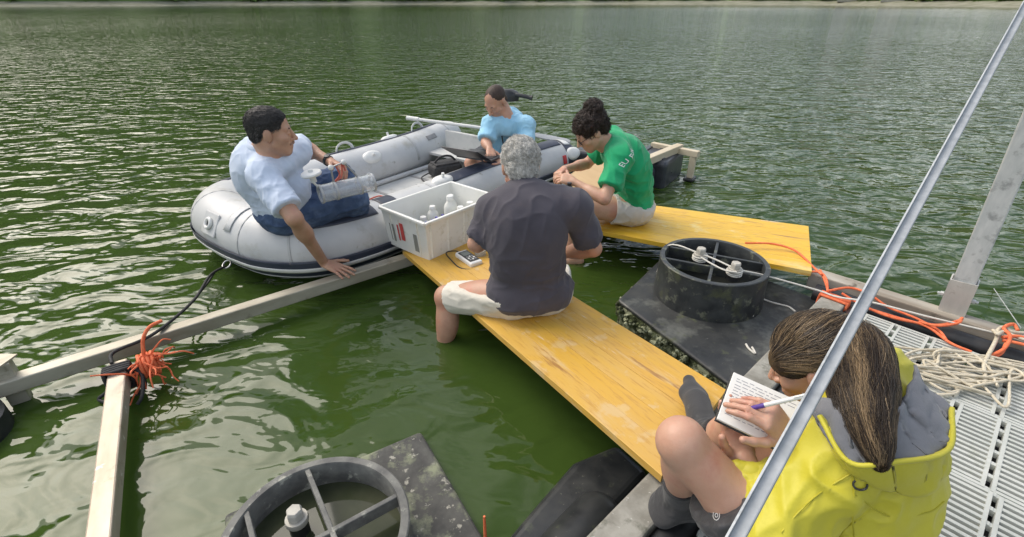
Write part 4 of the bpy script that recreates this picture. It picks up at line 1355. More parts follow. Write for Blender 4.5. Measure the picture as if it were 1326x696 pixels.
def hand(wr, d, n, right, curl=.35, spread=.09, thumb=.5, s=1.0, curls=None):
    """palm, four separate bent fingers and a thumb rooted at the side of the palm"""
    wr = np.asarray(wr, float); d = norm(d); n = norm(np.asarray(n) - d * (np.asarray(n) @ d))
    t = np.cross(d, n) * (1 if right else -1)
    P = [el(wr + d * .045 * s, V(.036, .050, .016) * s, np.array([t, d, n]).T, .02)]
    lens = ((.043, .026, .021), (.047, .030, .022), (.043, .028, .021), (.033, .021, .019))
    for i, off in enumerate((.030, .0105, -.0095, -.029)):
        base = wr + d * (.088 - .004 * abs(i - 1)) * s + t * off * s
        P.append(rc(wr + d * .02 * s + t * off * .55 * s, base, .013 * s, .0115 * s, .012))
        dd = norm(d + t * spread * (1.3 - i) * .9)
        c = (curls[i] if curls else curl * (1 + .12 * i))
        p = base
        for j, L_ in enumerate(lens[i]):
            a = c * (.9 if j == 0 else 1.1)
            dd = norm(dd * math.cos(a) + n * math.sin(a))
            # keep the bend inside the finger's own plane
            q = p + dd * L_ * s
            P.append(rc(p, q, (.0098 - .0011 * j) * s * (1 if i < 3 else .88), (.0090 - .0011 * j) * s * (1 if i < 3 else .88), .004))
            dd_n = dd
            p = q
            n_ = n
    tb_ = wr + d * .022 * s + t * .024 * s
    P.append(rc(wr + d * .015 * s + t * .01 * s, tb_ + d * .012 * s, .017 * s, .014 * s, .012))
    dd = norm(t * (1 - thumb * .5) + d * .75 + n * thumb * .6)
    p = tb_
    for j, L_ in enumerate((.042, .032, .027)):
        q = p + dd * L_ * s
        P.append(rc(p, q, (.0125 - .0012 * j) * s, (.0112 - .0012 * j) * s, .006))
        p = q
        dd = norm(dd + d * .30 + n * thumb * .25)
    return P


def head(J, s=1.0, fem=False):
    c, f, u = J['head'], norm(J['hf']), J.get('hu', V(0, 0, 1))
    r = norm(np.cross(f, u)); u = np.cross(r, f)
    R = np.array([r, f, u]).T
    q = lambda x, y, z: c + R @ (V(x, y, z) * s)
    E = lambda x, y, z, rx, ry, rz, k: el(q(x, y, z), V(rx, ry, rz) * s, R, k * s)
    G = lambda a, b, ra, rb, k: rc(q(*a), q(*b), ra * s, rb * s, k * s)
    P = [E(0, -.014, .036, .076, .098, .086, .02), E(0, .030, -.030, .062, .064, .080, .03), E(0, .060, -.092, .026 if not fem else .022, .022, .022, .025),
         G((-.054, .0, -.055), (-.012, .068, -.094), .018, .018, .025), G((.054, .0, -.055), (.012, .068, -.094), .018, .018, .025),
         G((-.040, .074, .022), (.040, .074, .022), .013, .013, .016), E(-.043, .058, -.024, .024, .026, .022, .02), E(.043, .058, -.024, .024, .026, .022, .02),
         E(0, .070, -.060, .030, .026, .026, .02)]
    N = [G((0, .090, .012), (0, .114, -.028), .008, .0115, .010), E(-.012, .100, -.034, .009, .010, .008, .006), E(.012, .100, -.034, .009, .010, .008, .006),
         G((-.018, .092, -.061), (.018, .092, -.061), .0065, .0065, .006), G((-.015, .089, -.072), (.015, .089, -.072), .0075, .0075, .006),
         E(-.079, -.010, -.006, .010, .021, .033, .006), E(.079, -.010, -.006, .010, .021, .033, .006)]
    Sb = [E(-.033, .098, .002, .017, .016, .011, .010), E(.033, .098, .002, .017, .016, .011, .010),
          E(-.087, -.004, -.004, .007, .011, .018, .004), E(.087, -.004, -.004, .007, .011, .018, .004)]
    Ey = [E(-.033, .078, .002, .016, .014, .012, .003), E(.033, .078, .002, .016, .014, .012, .003)]
    neck = [rc(q(0, -.030, -.050), J['c7'] + J['tf']['fw'] * .03, .058 * s * (.88 if fem else 1), .066 * s * (.85 if fem else 1), .03), G((0, .0, -.06), (0, -.02, -.13), .05, .05, .03)]
    return P, N, Sb, Ey, neck, q, R


def make_body(J, h, skin, parent, bw=1.0, aw=1.0, lw=1.0, hs=1.0, fem=False, hands=(), feet=(), belly=0.0):
    T, fr = torso(J, -.006, bw, belly)
    J['tf'] = fr
    Hp, Hn, Hs, He, Nk, hq, HR = head(J, hs, fem)
    prims = T + Nk
    for s in 'LR':
        prims += limb_arm(J, s, aw) + limb_leg(J, s, lw)
    lo, hi = bounds(prims + Hp + Hn + list(hands) + list(feet))
    S_ = Sdf(lo, hi, h)
    for p in prims: S_.put(p)
    for p in feet: S_.put(p)
    for p in Hp: S_.put(p)
    for p in Hs: S_.put(p, 's')
    for p in He: S_.put(p)
    for p in Hn: S_.put(p)
    for p in hands: S_.put(p)
    v, q = S_.mesh()
    b = mesh_obj('body', v, None, skin, parent, smooth=180, fast=q)
    J['hq'], J['HR'], J['hs'] = hq, HR, hs
    return b


def eyes(J, parent, m_, brow, bm, closed=False):
    q, R, s = J['hq'], J['HR'], J['hs']
    for sg in (-1, 1):
        if not closed:
            obj('eye', MB().lathe([(0, .0065 * s), (.006 * s, .004 * s), (.0085 * s, 0), (0, -.004 * s)], q(sg * .033, .0845, .000), frame_z(R @ V(sg * .15, 1, -.15)), n=14), m_, parent, smooth=60)
        obj('eyebrow', MB().tube([q(sg * .016, .089, .022), q(sg * .033, .089, .028), q(sg * .050, .076, .022)], [.0022 * s * brow, .0030 * s * brow, .0015 * s], 8), bm, parent, smooth=60)


def strands(name, v, n, pick, dirf, length, rad_, m, parent, lift=.004, seg=5, wav=.15, faces=None, tipup=.9, maxlen=None, tonef=None):
    """many fine tapered locks laid over a scalp"""
    N = len(pick)
    p = v[pick].copy(); nn = n[pick].copy()
    L_ = length * rng.uniform(.6, 1.25, N)
    if maxlen is not None:
        L_ = np.minimum(L_, maxlen(p))
    pts = [p - nn * .002]
    wv = rng.normal(0, wav, p.shape)
    bvh = BVHTree.FromPolygons(v.tolist(), faces) if faces is not None else None
    cur, nc = p.copy(), nn.copy()
    lf = lift * rng.uniform(.3, 1.2, N)
    for j in range(seg):
        d = dirf(cur) + wv
        t = d - nc * (d * nc).sum(1)[:, None]
        t /= np.linalg.norm(t, axis=1)[:, None] + 1e-9
        cur = cur + t * (L_ / seg)[:, None]
        if bvh is not None:              # comb the lock along the scalp surface
            for i in range(N):
                lo_, no_, _, _ = bvh.find_nearest(Vector(cur[i]))
                cur[i] = lo_; nc[i] = no_
        pts.append(cur + nc * (lf * math.sin(PI * min(1, (j + 1) / seg * tipup)) )[:, None])
        wv = wv + rng.normal(0, wav * .6, d.shape)
    P = np.stack(pts, 1)
    T = np.gradient(P, axis=1); T /= np.linalg.norm(T, axis=2)[..., None] + 1e-9
    B = np.cross(T, nn[:, None]); B /= np.linalg.norm(B, axis=2)[..., None] + 1e-9
    U = np.cross(B, T)
    r = rad_ * rng.uniform(.6, 1.3, N)[:, None] * np.linspace(1, .25, seg + 1)[None]
    a = np.array([0, 2.1, 4.2])
    vv = P[:, :, None] + r[:, :, None, None] * (np.cos(a)[None, None, :, None] * B[:, :, None] + .5 * np.sin(a)[None, None, :, None] * U[:, :, None])
    vv = vv.reshape(-1, 3)
    base = (np.arange(N) * (seg + 1) * 3)[:, None, None]
    s_ = (np.arange(seg) * 3)[None, :, None]; j_ = np.arange(3)[None, None, :]; k_ = (np.arange(3) + 1)[None, None, :] % 3
    q = np.stack([base + s_ + j_, base + s_ + k_, base + s_ + 3 + k_, base + s_ + 3 + j_], -1).reshape(-1, 4)
    o = mesh_obj(name, vv, None, m, parent, smooth=180, fast=q)
    at = o.data.attributes.new('tone', 'FLOAT', 'POINT')
    tq_ = np.asarray(p) * 75 if tonef is None else tonef(p)
    at.data.foreach_set('value', np.repeat(np.clip(.45 * rng.random(N) + .55 * np.clip(vnoise(tq_, 1.0) * 2.4 - .7, 0, 1), 0, 1), (seg + 1) * 3).astype(np.float32))
    o['kind'] = 'stuff'
    return o


def hair_mat(name, c1, c2, rough=.45, rg=(.15, .95)):
    m = bpy.data.materials.new(name); m.use_nodes = True
    t = m.node_tree; b = t.nodes['Principled BSDF']
    a = nd(t, 'ShaderNodeAttribute', attribute_name='tone')
    r = nd(t, 'ShaderNodeValToRGB')
    r.color_ramp.elements[0].position = rg[0]; r.color_ramp.elements[0].color = (*c1, 1)
    r.color_ramp.elements[1].position = rg[1]; r.color_ramp.elements[1].color = (*c2, 1)
    t.links.new(a.outputs['Fac'], r.inputs[0]); t.links.new(r.outputs[0], b.inputs['Base Color'])
    b.inputs['Roughness'].default_value = rough
    return m


def skin(name, c1, c2, flush=(.46, .20, .14)):
    return mat(name, c1, c2, 18, lo=.35, hi=.7, rough=.48, bump=.0006, bscale=160, Subsurface_Weight=.12, Subsurface_Scale=.01,
               spots=[(flush, 9, .52, .2), (tuple(.62 * c for c in c1), 90, .66, .08)])


def cloth(name, c1, c2, rough=.85, bs=220, **kw):
    return mat(name, c1, c2, 5, rough=rough, bump=.0007, bscale=bs, Sheen_Weight=.15, **kw)


def scalp(J, prims, parent, m, disp=.006, fr=60, h=.004, subs=(), name='hair', st=3.0, axis=(0, 0, 1)):
    return sdf_obj(name, prims, h, m, parent, subs=subs, fold=[(disp, fr, axis, st, None, 1)])


MF = [None]


def mesh_np(o):
    me = o.data
    v = np.empty(len(me.vertices) * 3, np.float32); me.vertices.foreach_get('co', v)
    n = np.empty(len(me.vertices) * 3, np.float32); me.vertices.foreach_get('normal', n)
    par = o.parent
    MF[0] = [tuple(p.vertices) for p in me.polygons]
    return v.reshape(-1, 3) + ORIG[o.name], n.reshape(-1, 3)


def stuck_text(txt, size, at_, right, upv, target, m, parent, name='lettering', lift=.002):
    """flat print laid on the cloth surface"""
    cu = bpy.data.curves.new(name, 'FONT'); cu.body = txt; cu.size = size; cu.align_x = 'CENTER'; cu.align_y = 'CENTER'
    cu.resolution_u = 3
    to = bpy.data.objects.new(name, cu); C.objects.link(to)
    dg = bpy.context.evaluated_depsgraph_get()
    me = bpy.data.meshes.new_from_object(to.evaluated_get(dg))
    bpy.data.objects.remove(to)
    import bmesh
    bm = bmesh.new(); bm.from_mesh(me)
    bmesh.ops.triangulate(bm, faces=bm.faces[:])
    for _k in range(2):
        bmesh.ops.subdivide_edges(bm, edges=[e for e in bm.edges if e.calc_length() > size * .12], cuts=1)
        bmesh.ops.triangulate(bm, faces=bm.faces[:])
    tv_, tq = mesh_np(target)
    tm = target.data
    bvh = BVHTree.FromPolygons(tv_.tolist(), [tuple(p.vertices) for p in tm.polygons])
    right, upv = norm(right), norm(upv)
    nrm = np.cross(right, upv)
    vs = []
    for vt in bm.verts:
        p = np.asarray(at_) + right * vt.co.x + upv * vt.co.y
        hit = bvh.ray_cast(Vector(p + nrm * .15), Vector(-nrm))
        if hit[0] is None:
            hit = bvh.find_nearest(Vector(p))
        vs.append(np.array(hit[0]) + np.array(hit[1]) * lift)
    fs = [tuple(x.index for x in f.verts) for f in bm.faces]
    bm.free()
    return mesh_obj(name, np.array(vs), fs, m, parent)


m_eye = mat('dark_eye', (0.02, 0.015, 0.012), rough=.1)
m_dhair = hair_mat('dark_brown_hair', (0.014, 0.009, 0.007), (0.065, 0.040, 0.030))
m_dhair2 = hair_mat('black_grey_hair', (0.008, 0.007, 0.007), (0.055, 0.050, 0.048))
m_brow = mat('eyebrow_hair', (0.015, 0.010, 0.008), rough=.7)
def person_thing(loc, label):
    return thing('person', loc, label, 'person')


def sleeve(J, s, f, r0, r1, k=.03, aw=1.0):
    a, b = J['sh' + s], J['el' + s]
    e = a + (b - a) * f
    return [rc(a, e, r0, r1, k, flat=True), el(a, V(r0 * 1.02, r0 * 1.02, r0 * 1.02), None, k)]


# ---- grey haired man in a dark T-shirt, back to the camera, astride the plank
J = dict(pel=V(.085, 2.05, .365), hipL=V(-.01, 2.03, .345), hipR=V(.18, 2.07, .345), c7=D(680, 246, 2.22), shL=D(640, 276, 2.27), shR=D(744, 271, 2.22),
         elL=D(617, 316, 2.30), wrL=D(640, 306, 2.50), elR=D(768, 322, 2.33), wrR=D(715, 330, 2.55),
         knL=V(-.345, 2.20, .235), anL=V(-.375, 2.13, -.17), knR=V(.25, 2.42, .26), anR=V(.27, 2.36, -.15), head=D(674, 216, 2.285), hf=V(-.12, .92, -.42), bow=.05)
pg = person_thing(V(.08, 2.05, .25), 'grey haired man in a dark T-shirt and cream shorts sitting astride the plank')
sk1 = skin('tanned_skin_reddish', (0.46, 0.25, 0.17), (0.54, 0.31, 0.21), (.50, .19, .13))
hd_ = hand(J['wrL'], V(.1, .9, -.3), V(.2, 0, -1), False, .5) + hand(J['wrR'], V(-.7, .6, -.2), V(0, 0, -1), True, .5)
ft_ = foot(J['anL'], J['anL'] + V(-.05, .19, -.03)) + foot(J['anR'], J['anR'] + V(-.02, .19, -.03))
bodyG = make_body(J, .004, sk1, pg, 1.06, 1.0, 1.0, 1.0, False, hd_, ft_)
T, fr = torso(J, .016, 1.08)
m_shirtG = cloth('faded_purple_grey_cotton', (0.050, 0.046, 0.060), (0.075, 0.068, 0.085), spots=[((0.10, 0.08, 0.085), 4, .58, .2)])
prims = T + [el(J['pel'], V(.210, .164, .12), np.array([fr['hs'], fr['hf'], fr['hu']]).T, .03)] + sleeve(J, 'L', .86, .068, .070) + sleeve(J, 'R', .80, .070, .070)
sdf_obj('t_shirt', prims, .006, m_shirtG, pg, cuts=[(J['pel'] - fr['up'] * .065, -fr['up'])],
        fold=[(.014, 9, fr['sd'], 2.2, J['pel'] + V(0, 0, .05), .22), (.009, 7, fr['up'] + fr['sd'] * .5, 2.5, None, 1), (.010, 14, J['elL'] - J['shL'], 1, J['elL'], .12), (.010, 14, fr['sd'], 2, J['elR'], .14)])
obj('collar', MB().tube([J['c7'] + V(0, 0, .012) - fr['fw'] * .0 + fr['sd'] * .066 * math.cos(u) + fr['fw'] * (.035 + .062 * math.sin(u)) + fr['up'] * (-.02 * math.sin(u)) for u in np.linspace(0, 2 * PI, 33)], .009, 8, flat=.7), m_shirtG, pg, smooth=60)
m_shortG = cloth('cream_cotton', (0.62, 0.58, 0.49), (0.70, 0.66, 0.57), spots=[((.48, .44, .36), 6, .6, .2)])
P2 = [el(J['pel'], V(.196, .148, .115), np.array([fr['hs'], fr['hf'], fr['hu']]).T, .03)]
for s in 'LR':
    a, b = J['hip' + s], J['kn' + s]
    P2 += [rc(a, a + (b - a) * .90, .110, .083, .04, flat=True)]
sdf_obj('shorts', P2, .006, m_shortG, pg, cuts=[(J['pel'] + fr['up'] * .0, fr['up'])],
        fold=[(.008, 12, V(0, 1, .3), 2.4, J['hipL'], .2), (.004, 16, J['knL'] - J['hipL'], 3.5, None, 1)])
m_greyh = hair_mat('silver_grey_hair', (0.42, 0.41, 0.38), (0.86, 0.84, 0.79), .5, (.1, .75))
hq = J['hq']
cap = [el(hq(0, -.020, .042), V(.083, .106, .090), J['HR'], .01), el(hq(0, -.062, -.022), V(.066, .050, .058), J['HR'], .02)]
hairG = scalp(J, cap, pg, mat('grey_scalp_hair', (.42, .40, .37), (.62, .60, .55), 60, (1, 1, 1), rough=.7, bump=.004, bscale=120), .006, 55, .0045, subs=[el(hq(0, .125, -.045), V(.11, .11, .10), J['HR'], .02)], axis=J['HR'] @ V(0, 1, 0))
v_, n_2 = mesh_np(hairG)
pk = rng.integers(0, len(v_), 4500)
strands('hair_locks', v_, n_2, pk, lambda p: np.tile(J['HR'] @ V(.2, -.25, -.9), (len(p), 1)) + (p - hq(0, .02, .06)) * 9, .036, .0016, m_greyh, pg, .009, 4, .45, faces=MF[0], tipup=.6)
eyes(J, pg, m_eye, 1.1, m_brow)

# ---- man in the light blue shirt on the boat's bow
J = dict(pel=D(361, 268, 2.98), c7=D(337, 192, 2.72), shR=D(341, 228, 2.60), shL=D(384, 196, 2.86), bow=.05)
J['hipR'] = J['pel'] + V(.055, -.085, -.03); J['hipL'] = J['pel'] + V(-.03, .095, -.03)
J['knR'] = D(458, 259, 3.08); J['knL'] = V(-1.16, 3.23, .55); J['anR'] = V(-1.08, 3.22, .16); J['anL'] = V(-1.02, 3.40, .16)
J['wrR'] = A(420, 341, .20); J['elR'] = D(381, 283, 2.55)
J['elL'] = V(-1.33, 3.10, .80); J['wrL'] = D(428, 210, 3.0)
J['head'] = D(351, 171, 2.60); J['hf'] = V(.92, .30, -.10)
pl = person_thing(V(*(J['pel'] - V(0, 0, .12))), 'dark haired man in a light blue shirt sitting on the bow of the boat')
sk2 = skin('tanned_skin', (0.47, 0.26, 0.17), (0.55, 0.33, 0.22))
hd_ = hand(J['wrR'], norm(A(449, 352, .165) - J['wrR']), V(.1, .1, -1), True, .10, .16, .1, 1.05) + \
      hand(J['wrL'], norm(D(448, 217, 2.96) - J['wrL']), V(-.2, -.4, -.9), False, .65, .06, .5, 1.05)
ft_ = foot(J['anR'], J['anR'] + V(.17, .1, -.05)) + foot(J['anL'], J['anL'] + V(.17, .1, -.04))
make_body(J, .004, sk2, pl, 1.12, 1.08, 1.05, 1.03, False, hd_, ft_, .03)
T, fr = torso(J, .012, 1.03, .03)
m_shirtL = cloth('pale_blue_cotton', (0.56, 0.65, 0.80), (0.63, 0.71, 0.84))
prims = T + sleeve(J, 'R', .78, .072, .076) + sleeve(J, 'L', .70, .070, .076)
shirtL = sdf_obj('shirt', prims, .006, m_shirtL, pl, cuts=[(J['pel'] - fr['up'] * .075, -fr['up'])],
        fold=[(.005, 11, fr['up'] + fr['sd'] * .6, 4, None, 1), (.014, 11, fr['sd'] + fr['fw'] * .4, 2.5, J['pel'] + fr['up'] * .08, .16), (.010, 13, fr['up'], 2, J['shR'] * .5 + J['elR'] * .5, .14)])
# shirt collar and open neck
cpts = []
for u in np.linspace(.55, 2 * PI - .55, 21):
    a = u + PI / 2
    cpts.append(J['c7'] + fr['fw'] * (.042 + .090 * math.sin(a)) + fr['sd'] * .084 * math.cos(a) + fr['up'] * (.032 - .055 * max(0, math.sin(a))))
obj('collar', MB().tube(cpts, .017, 10, flat=1.5), m_shirtL, pl, smooth=60)
fq = lambda u, w: J['pel'] + fr['up'] * fr['L'] * u + fr['fw'] * w
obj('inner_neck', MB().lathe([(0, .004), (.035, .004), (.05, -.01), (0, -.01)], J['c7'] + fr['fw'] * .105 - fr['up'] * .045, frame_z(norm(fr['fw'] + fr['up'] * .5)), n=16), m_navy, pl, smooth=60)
m_jean = mat('blue_denim', (0.035, 0.065, 0.14), (0.075, 0.12, 0.22), 14, rough=.85, bump=.001, bscale=260, spots=[((.12, .18, .29), 7, .56, .2)])
P2 = [el(J['pel'] - fr['up'] * .01, V(.195, .148, .120), np.array([fr['hs'], fr['hf'], fr['hu']]).T, .03)]
for s in 'LR':
    a, b, c = J['hip' + s], J['kn' + s], J['an' + s]
    P2 += [rc(a, b, .110, .084, .04), rc(b, b + (c - b) * .5, .080, .078, .03, flat=True)]
sdf_obj('jeans', P2, .006, m_jean, pl,
        fold=[(.010, 14, V(.2, .4, 1), 1.8, J['knR'], .16), (.010, 14, V(.2, .4, 1), 1.8, J['knL'], .16), (.008, 14, J['knR'] - J['hipR'], 2, None, 1)])
wa = norm(J['wrL'] - J['elL'])
wt = obj('wrist_watch', MB().lathe([(.030, -.011), (.034, -.009), (.034, .009), (.030, .011)], J['wrL'] - wa * .022, frame_z(wa), n=28, close=True), m_black, pl, smooth=40)
obj('watch_face', MB().lathe([(0, .006), (.016, .005), (.018, 0), (0, 0)], J['wrL'] - wa * .022 + norm(V(0, -.3, 1)) * .031, frame_z(norm(V(0, -.3, 1))), n=18), m_black, wt, smooth=40)
hq = J['hq']
cap = [el(hq(0, -.018, .044), V(.082, .106, .085), J['HR'], .01), el(hq(0, -.062, -.012), V(.066, .046, .052), J['HR'], .02)]
m_dcap = mat('dark_short_hair', (0.010, 0.009, 0.009), (0.030, 0.027, 0.026), 80, rough=.6, bump=.003, bscale=150)
hairL = scalp(J, cap, pl, m_dcap, .002, 60, .004, subs=[el(hq(0, .132, -.005), V(.22, .092, .112), J['HR'], .006), el(hq(.085, .035, -.04), V(.04, .028, .05), J['HR'], .01), el(hq(-.085, .035, -.04), V(.04, .028, .05), J['HR'], .01),
              el(hq(.083, -.010, -.012), V(.02, .022, .034), J['HR'], .006), el(hq(-.083, -.010, -.012), V(.02, .022, .034), J['HR'], .006)], axis=J['HR'] @ V(0, 1, .2))
v_, n_2 = mesh_np(hairL)
strands('hair_locks', v_, n_2, rng.integers(0, len(v_), 4200), lambda p: np.tile(J['HR'] @ V(0, .3, .2), (len(p), 1)) + (p - hq(0, -.03, .10)) * 8, .016, .0013, m_dhair2, pl, .003, 3, .15, faces=MF[0], tipup=.6)
lz_ = ((v_ - hq(0, 0, 0)) @ J['HR'])[:, 2]
sd_i = np.where(lz_ < .045)[0]
strands('hair_locks', v_, n_2, rng.choice(sd_i, 2200), lambda p: np.tile(J['HR'] @ V(0, -.4, -.8), (len(p), 1)), .012, .0012, hair_mat('greying_side_hair', (0.03, 0.028, 0.027), (0.17, 0.16, 0.15)), pl, .004, 3, .2, faces=MF[0], tipup=.6)
m_stub = mat('beard_stubble', (0.27, 0.155, 0.105), (0.36, 0.215, 0.15), 120, rough=.8, bump=.001, bscale=200)
sdf_obj('beard', [el(hq(0, .061, -.092), V(.030, .026, .027), J['HR'], .01),
                  rc(hq(-.026, .086, -.055), hq(0, .097, -.050), .008, .009, .006), rc(hq(.026, .086, -.055), hq(0, .097, -.050), .008, .009, .006)], .0035, m_stub, pl)
eyes(J, pl, m_eye, 1.3, m_brow)

# ---- man in the sky blue T-shirt with the laptop, in the boat
J = dict(pel=V(-.10, 4.74, .32), c7=D(657, 152, 4.44), shR=D(635, 164, 4.42), shL=D(681, 165, 4.44), bow=.05)
J['hipR'] = J['pel'] + V(-.09, .03, -.02); J['hipL'] = J['pel'] + V(.08, -.05, -.02)
J['knR'] = V(-.37, 4.38, .30); J['anR'] = V(-.10, 4.30, .15); J['knL'] = V(.10, 4.30, .36); J['anL'] = V(-.12, 4.15, .14)
J['elR'] = D(629, 185, 4.36); J['wrR'] = D(634, 193, 4.27); J['elL'] = D(682, 196, 4.36); J['wrL'] = D(651, 209, 4.22)
J['head'] = D(642, 132, 4.33); J['hf'] = V(-.50, -.64, -.60)
pb_ = person_thing(V(-.10, 4.74, .2), 'balding man in a sky blue T-shirt working on a laptop in the boat')
sk3 = skin('fair_ruddy_skin', (0.50, 0.27, 0.18), (0.56, 0.33, 0.23))
hd_ = hand(J['wrR'], norm(D(637, 204, 4.2) - J['wrR']), V(0, -.2, -1), True, .25, .12, .3, 1.05) + hand(J['wrL'], norm(D(634, 210, 4.2) - J['wrL']), V(-.1, -.3, .9), False, .3, .08, .5, 1.05)
ft_ = foot(J['anR'], J['anR'] + V(.17, -.08, -.04)) + foot(J['anL'], J['anL'] + V(-.17, -.06, -.04))
make_body(J, .005, sk3, pb_, 1.0, 1.0, 1.0, 1.08, False, hd_, ft_)
T, fr = torso(J, .017, 1.04)
m_shirtB = cloth('sky_blue_cotton', (0.28, 0.56, 0.76), (0.36, 0.63, 0.80))
sdf_obj('t_shirt', T + sleeve(J, 'R', .82, .072, .074) + sleeve(J, 'L', .80, .074, .076), .007, m_shirtB, pb_, cuts=[(J['pel'] - fr['up'] * .06, -fr['up'])],
        fold=[(.012, 10, fr['up'], 3, None, 1), (.014, 11, fr['sd'], 2, J['pel'] + fr['up'] * .1, .18)])
obj('collar', MB().tube([J['c7'] + fr['fw'] * (.035 + .066 * math.sin(u)) + fr['sd'] * .068 * math.cos(u) + fr['up'] * (.012 - .04 * math.sin(u)) for u in np.linspace(0, 2 * PI, 33)], .010, 8, flat=.7), m_shirtB, pb_, smooth=60)
ln = [J['c7'] + fr['sd'] * sg * .066 + fr['up'] * .02 for sg in (-1, 1)]
bt_ = J['pel'] + fr['up'] * fr['L'] * .40 + fr['fw'] * .155
ms = [J['pel'] + fr['up'] * fr['L'] * .80 + fr['fw'] * .128 + fr['sd'] * sg * .045 for sg in (-1, 1)]
for a, b in zip(ln, ms):
    obj('lanyard', MB().tube(spline([a, a + fr['fw'] * .07 - fr['up'] * .005, b, bt_], 6), .007, 6, flat=.4), m_black, pb_, smooth=60)
obj('badge', MB().box(bt_ - fr['up'] * .03 + fr['fw'] * .006, (.045, .006, .07), fr['R']), m_black, pb_, bevel=.003)
m_darksh = cloth('dark_shorts_cotton', (0.03, 0.032, 0.04), (0.05, 0.052, 0.06))
P2 = [el(J['pel'], V(.185, .135, .115), np.array([fr['hs'], fr['hf'], fr['hu']]).T, .03)]
for s in 'LR':
    a, b = J['hip' + s], J['kn' + s]
    P2.append(rc(a, a + (b - a) * .72, .105, .086, .04, flat=True))
sdf_obj('shorts', P2, .007, m_darksh, pb_, fold=[(.010, 14, V(0, 1, 0), 1.5, None, 1)])
hq = J['hq']
cap = [el(hq(0, -.018, .042), V(.083, .105, .088), J['HR'], .01), el(hq(0, -.062, -.022), V(.066, .050, .055), J['HR'], .02)]
m_bcap = mat('brown_short_hair', (0.030, 0.018, 0.013), (0.065, 0.040, 0.028), 80, rough=.65, bump=.003, bscale=150)
hairB = scalp(J, cap, pb_, m_bcap, .0005, 60, .004, subs=[el(hq(0, .160, .0), V(.12, .10, .14), J['HR'], .012), el(hq(.085, .03, -.05), V(.04, .03, .05), J['HR'], .01), el(hq(-.085, .03, -.05), V(.04, .03, .05), J['HR'], .01),
              el(hq(.083, -.005, -.014), V(.02, .024, .036), J['HR'], .006), el(hq(-.083, -.005, -.014), V(.02, .024, .036), J['HR'], .006)])
sdf_obj('beard', [el(hq(0, .060, -.090), V(.030, .027, .026), J['HR'], .01), rc(hq(-.05, .012, -.07), hq(-.012, .070, -.095), .0172, .0185, .012), rc(hq(.05, .012, -.07), hq(.012, .070, -.095), .0172, .0185, .012)], .004, m_stub, pb_)
eyes(J, pb_, m_eye, 1.1, m_brow)

# laptop across his knees
hc2 = D(613, 206, 4.17)
hx = norm(V(.88, -.47, 0)); hy = norm(V(.47, .88, 0))
lt = thing('laptop', hc2, 'open dark grey laptop on the knees of the man in the boat', 'laptop')
m_lap = mat('dark_grey_laptop', (0.055, 0.055, 0.060), (0.075, 0.075, 0.08), 20, rough=.4, metal=.3)
Rl = np.array([hx, hy, (0, 0, 1)]).T
obj('keyboard_base', MB().box(hc2 + hy * .125, (.35, .24, .018), Rl), m_lap, lt, bevel=.004)
obj('keys', MB().box(hc2 + hy * .105 + V(0, 0, .0102), (.30, .12, .004), Rl), m_black, lt)
ld_ = norm(hy * -.86 + V(0, 0, .50))
ln_ = np.cross(hx, ld_)
Rl2 = np.array([hx, ld_, ln_]).T
obj('lid', MB().box(hc2 + ld_ * .125 + V(0, 0, .008), (.35, .24, .008), Rl2), m_lap, lt, bevel=.003)
obj('screen', MB().box(hc2 + ld_ * .125 + V(0, 0, .008) + ln_ * (.0052 if ln_ @ hy > 0 else -.0052), (.32, .20, .002), Rl2), m_lcd, lt)

# ---- woman in the green T-shirt on the far plank
J = dict(pel=V(.83, 3.20, .375), c7=D(797, 188, 3.12), shL=D(803, 205, 2.98), shR=V(.66, 3.27, .79), bow=.055)
J['hipL'] = J['pel'] + V(.0, -.09, -.02); J['hipR'] = J['pel'] + V(-.02, .09, -.02)
J['knL'] = V(.40, 3.07, .40); J['anL'] = V(.42, 3.05, .02); J['knR'] = V(.38, 3.22, .40); J['anR'] = V(.40, 3.2, .02)
J['elL'] = D(783, 258, 2.93); J['wrL'] = D(744, 236, 3.03); J['elR'] = V(.52, 3.36, .60); J['wrR'] = V(.34, 3.14, .63)
J['head'] = D(765, 170, 3.05); J['hf'] = V(-.80, -.18, -.62)
pt_ = person_thing(V(.83, 3.2, .27), 'dark haired woman in a green T-shirt and glasses sitting on the far yellow plank')
sk4 = skin('light_tan_skin', (0.52, 0.30, 0.20), (0.60, 0.37, 0.26))
hd_ = hand(J['wrL'], norm(D(733, 229, 3.06) - J['wrL'] + V(-.05, 0, 0)), V(-.2, .6, -.7), False, .6, .05, .7, .93) + hand(J['wrR'], V(-.5, -.75, -.1), V(.2, -.3, -.9), True, .55, .05, .6, .93)
ft_ = foot(J['anL'], J['anL'] + V(-.18, 0, -.06)) + foot(J['anR'], J['anR'] + V(-.18, 0, -.06))
make_body(J, .004, sk4, pt_, .90, .88, 1.0, .97, True, hd_, ft_)
T, fr = torso(J, .016, .95, 0, .0)
m_shirtT = cloth('bright_green_cotton', (0.0, 0.30, 0.11), (0.01, 0.37, 0.15))
shirtT = sdf_obj('t_shirt', T + sleeve(J, 'L', .72, .066, .070) + sleeve(J, 'R', .7, .066, .068), .006, m_shirtT, pt_, cuts=[(J['pel'] - fr['up'] * .05, -fr['up'])],
        fold=[(.012, 9, fr['sd'] + fr['up'] * .4, 2.4, None, 1), (.014, 12, fr['sd'], 2, J['pel'] + fr['up'] * .06, .16), (.012, 13, fr['up'], 2, J['shL'] * .6 + J['elL'] * .4 + V(.06, 0, -.06), .12)])
m_shortT = cloth('light_grey_jersey', (0.50, 0.47, 0.43), (0.58, 0.55, 0.50))
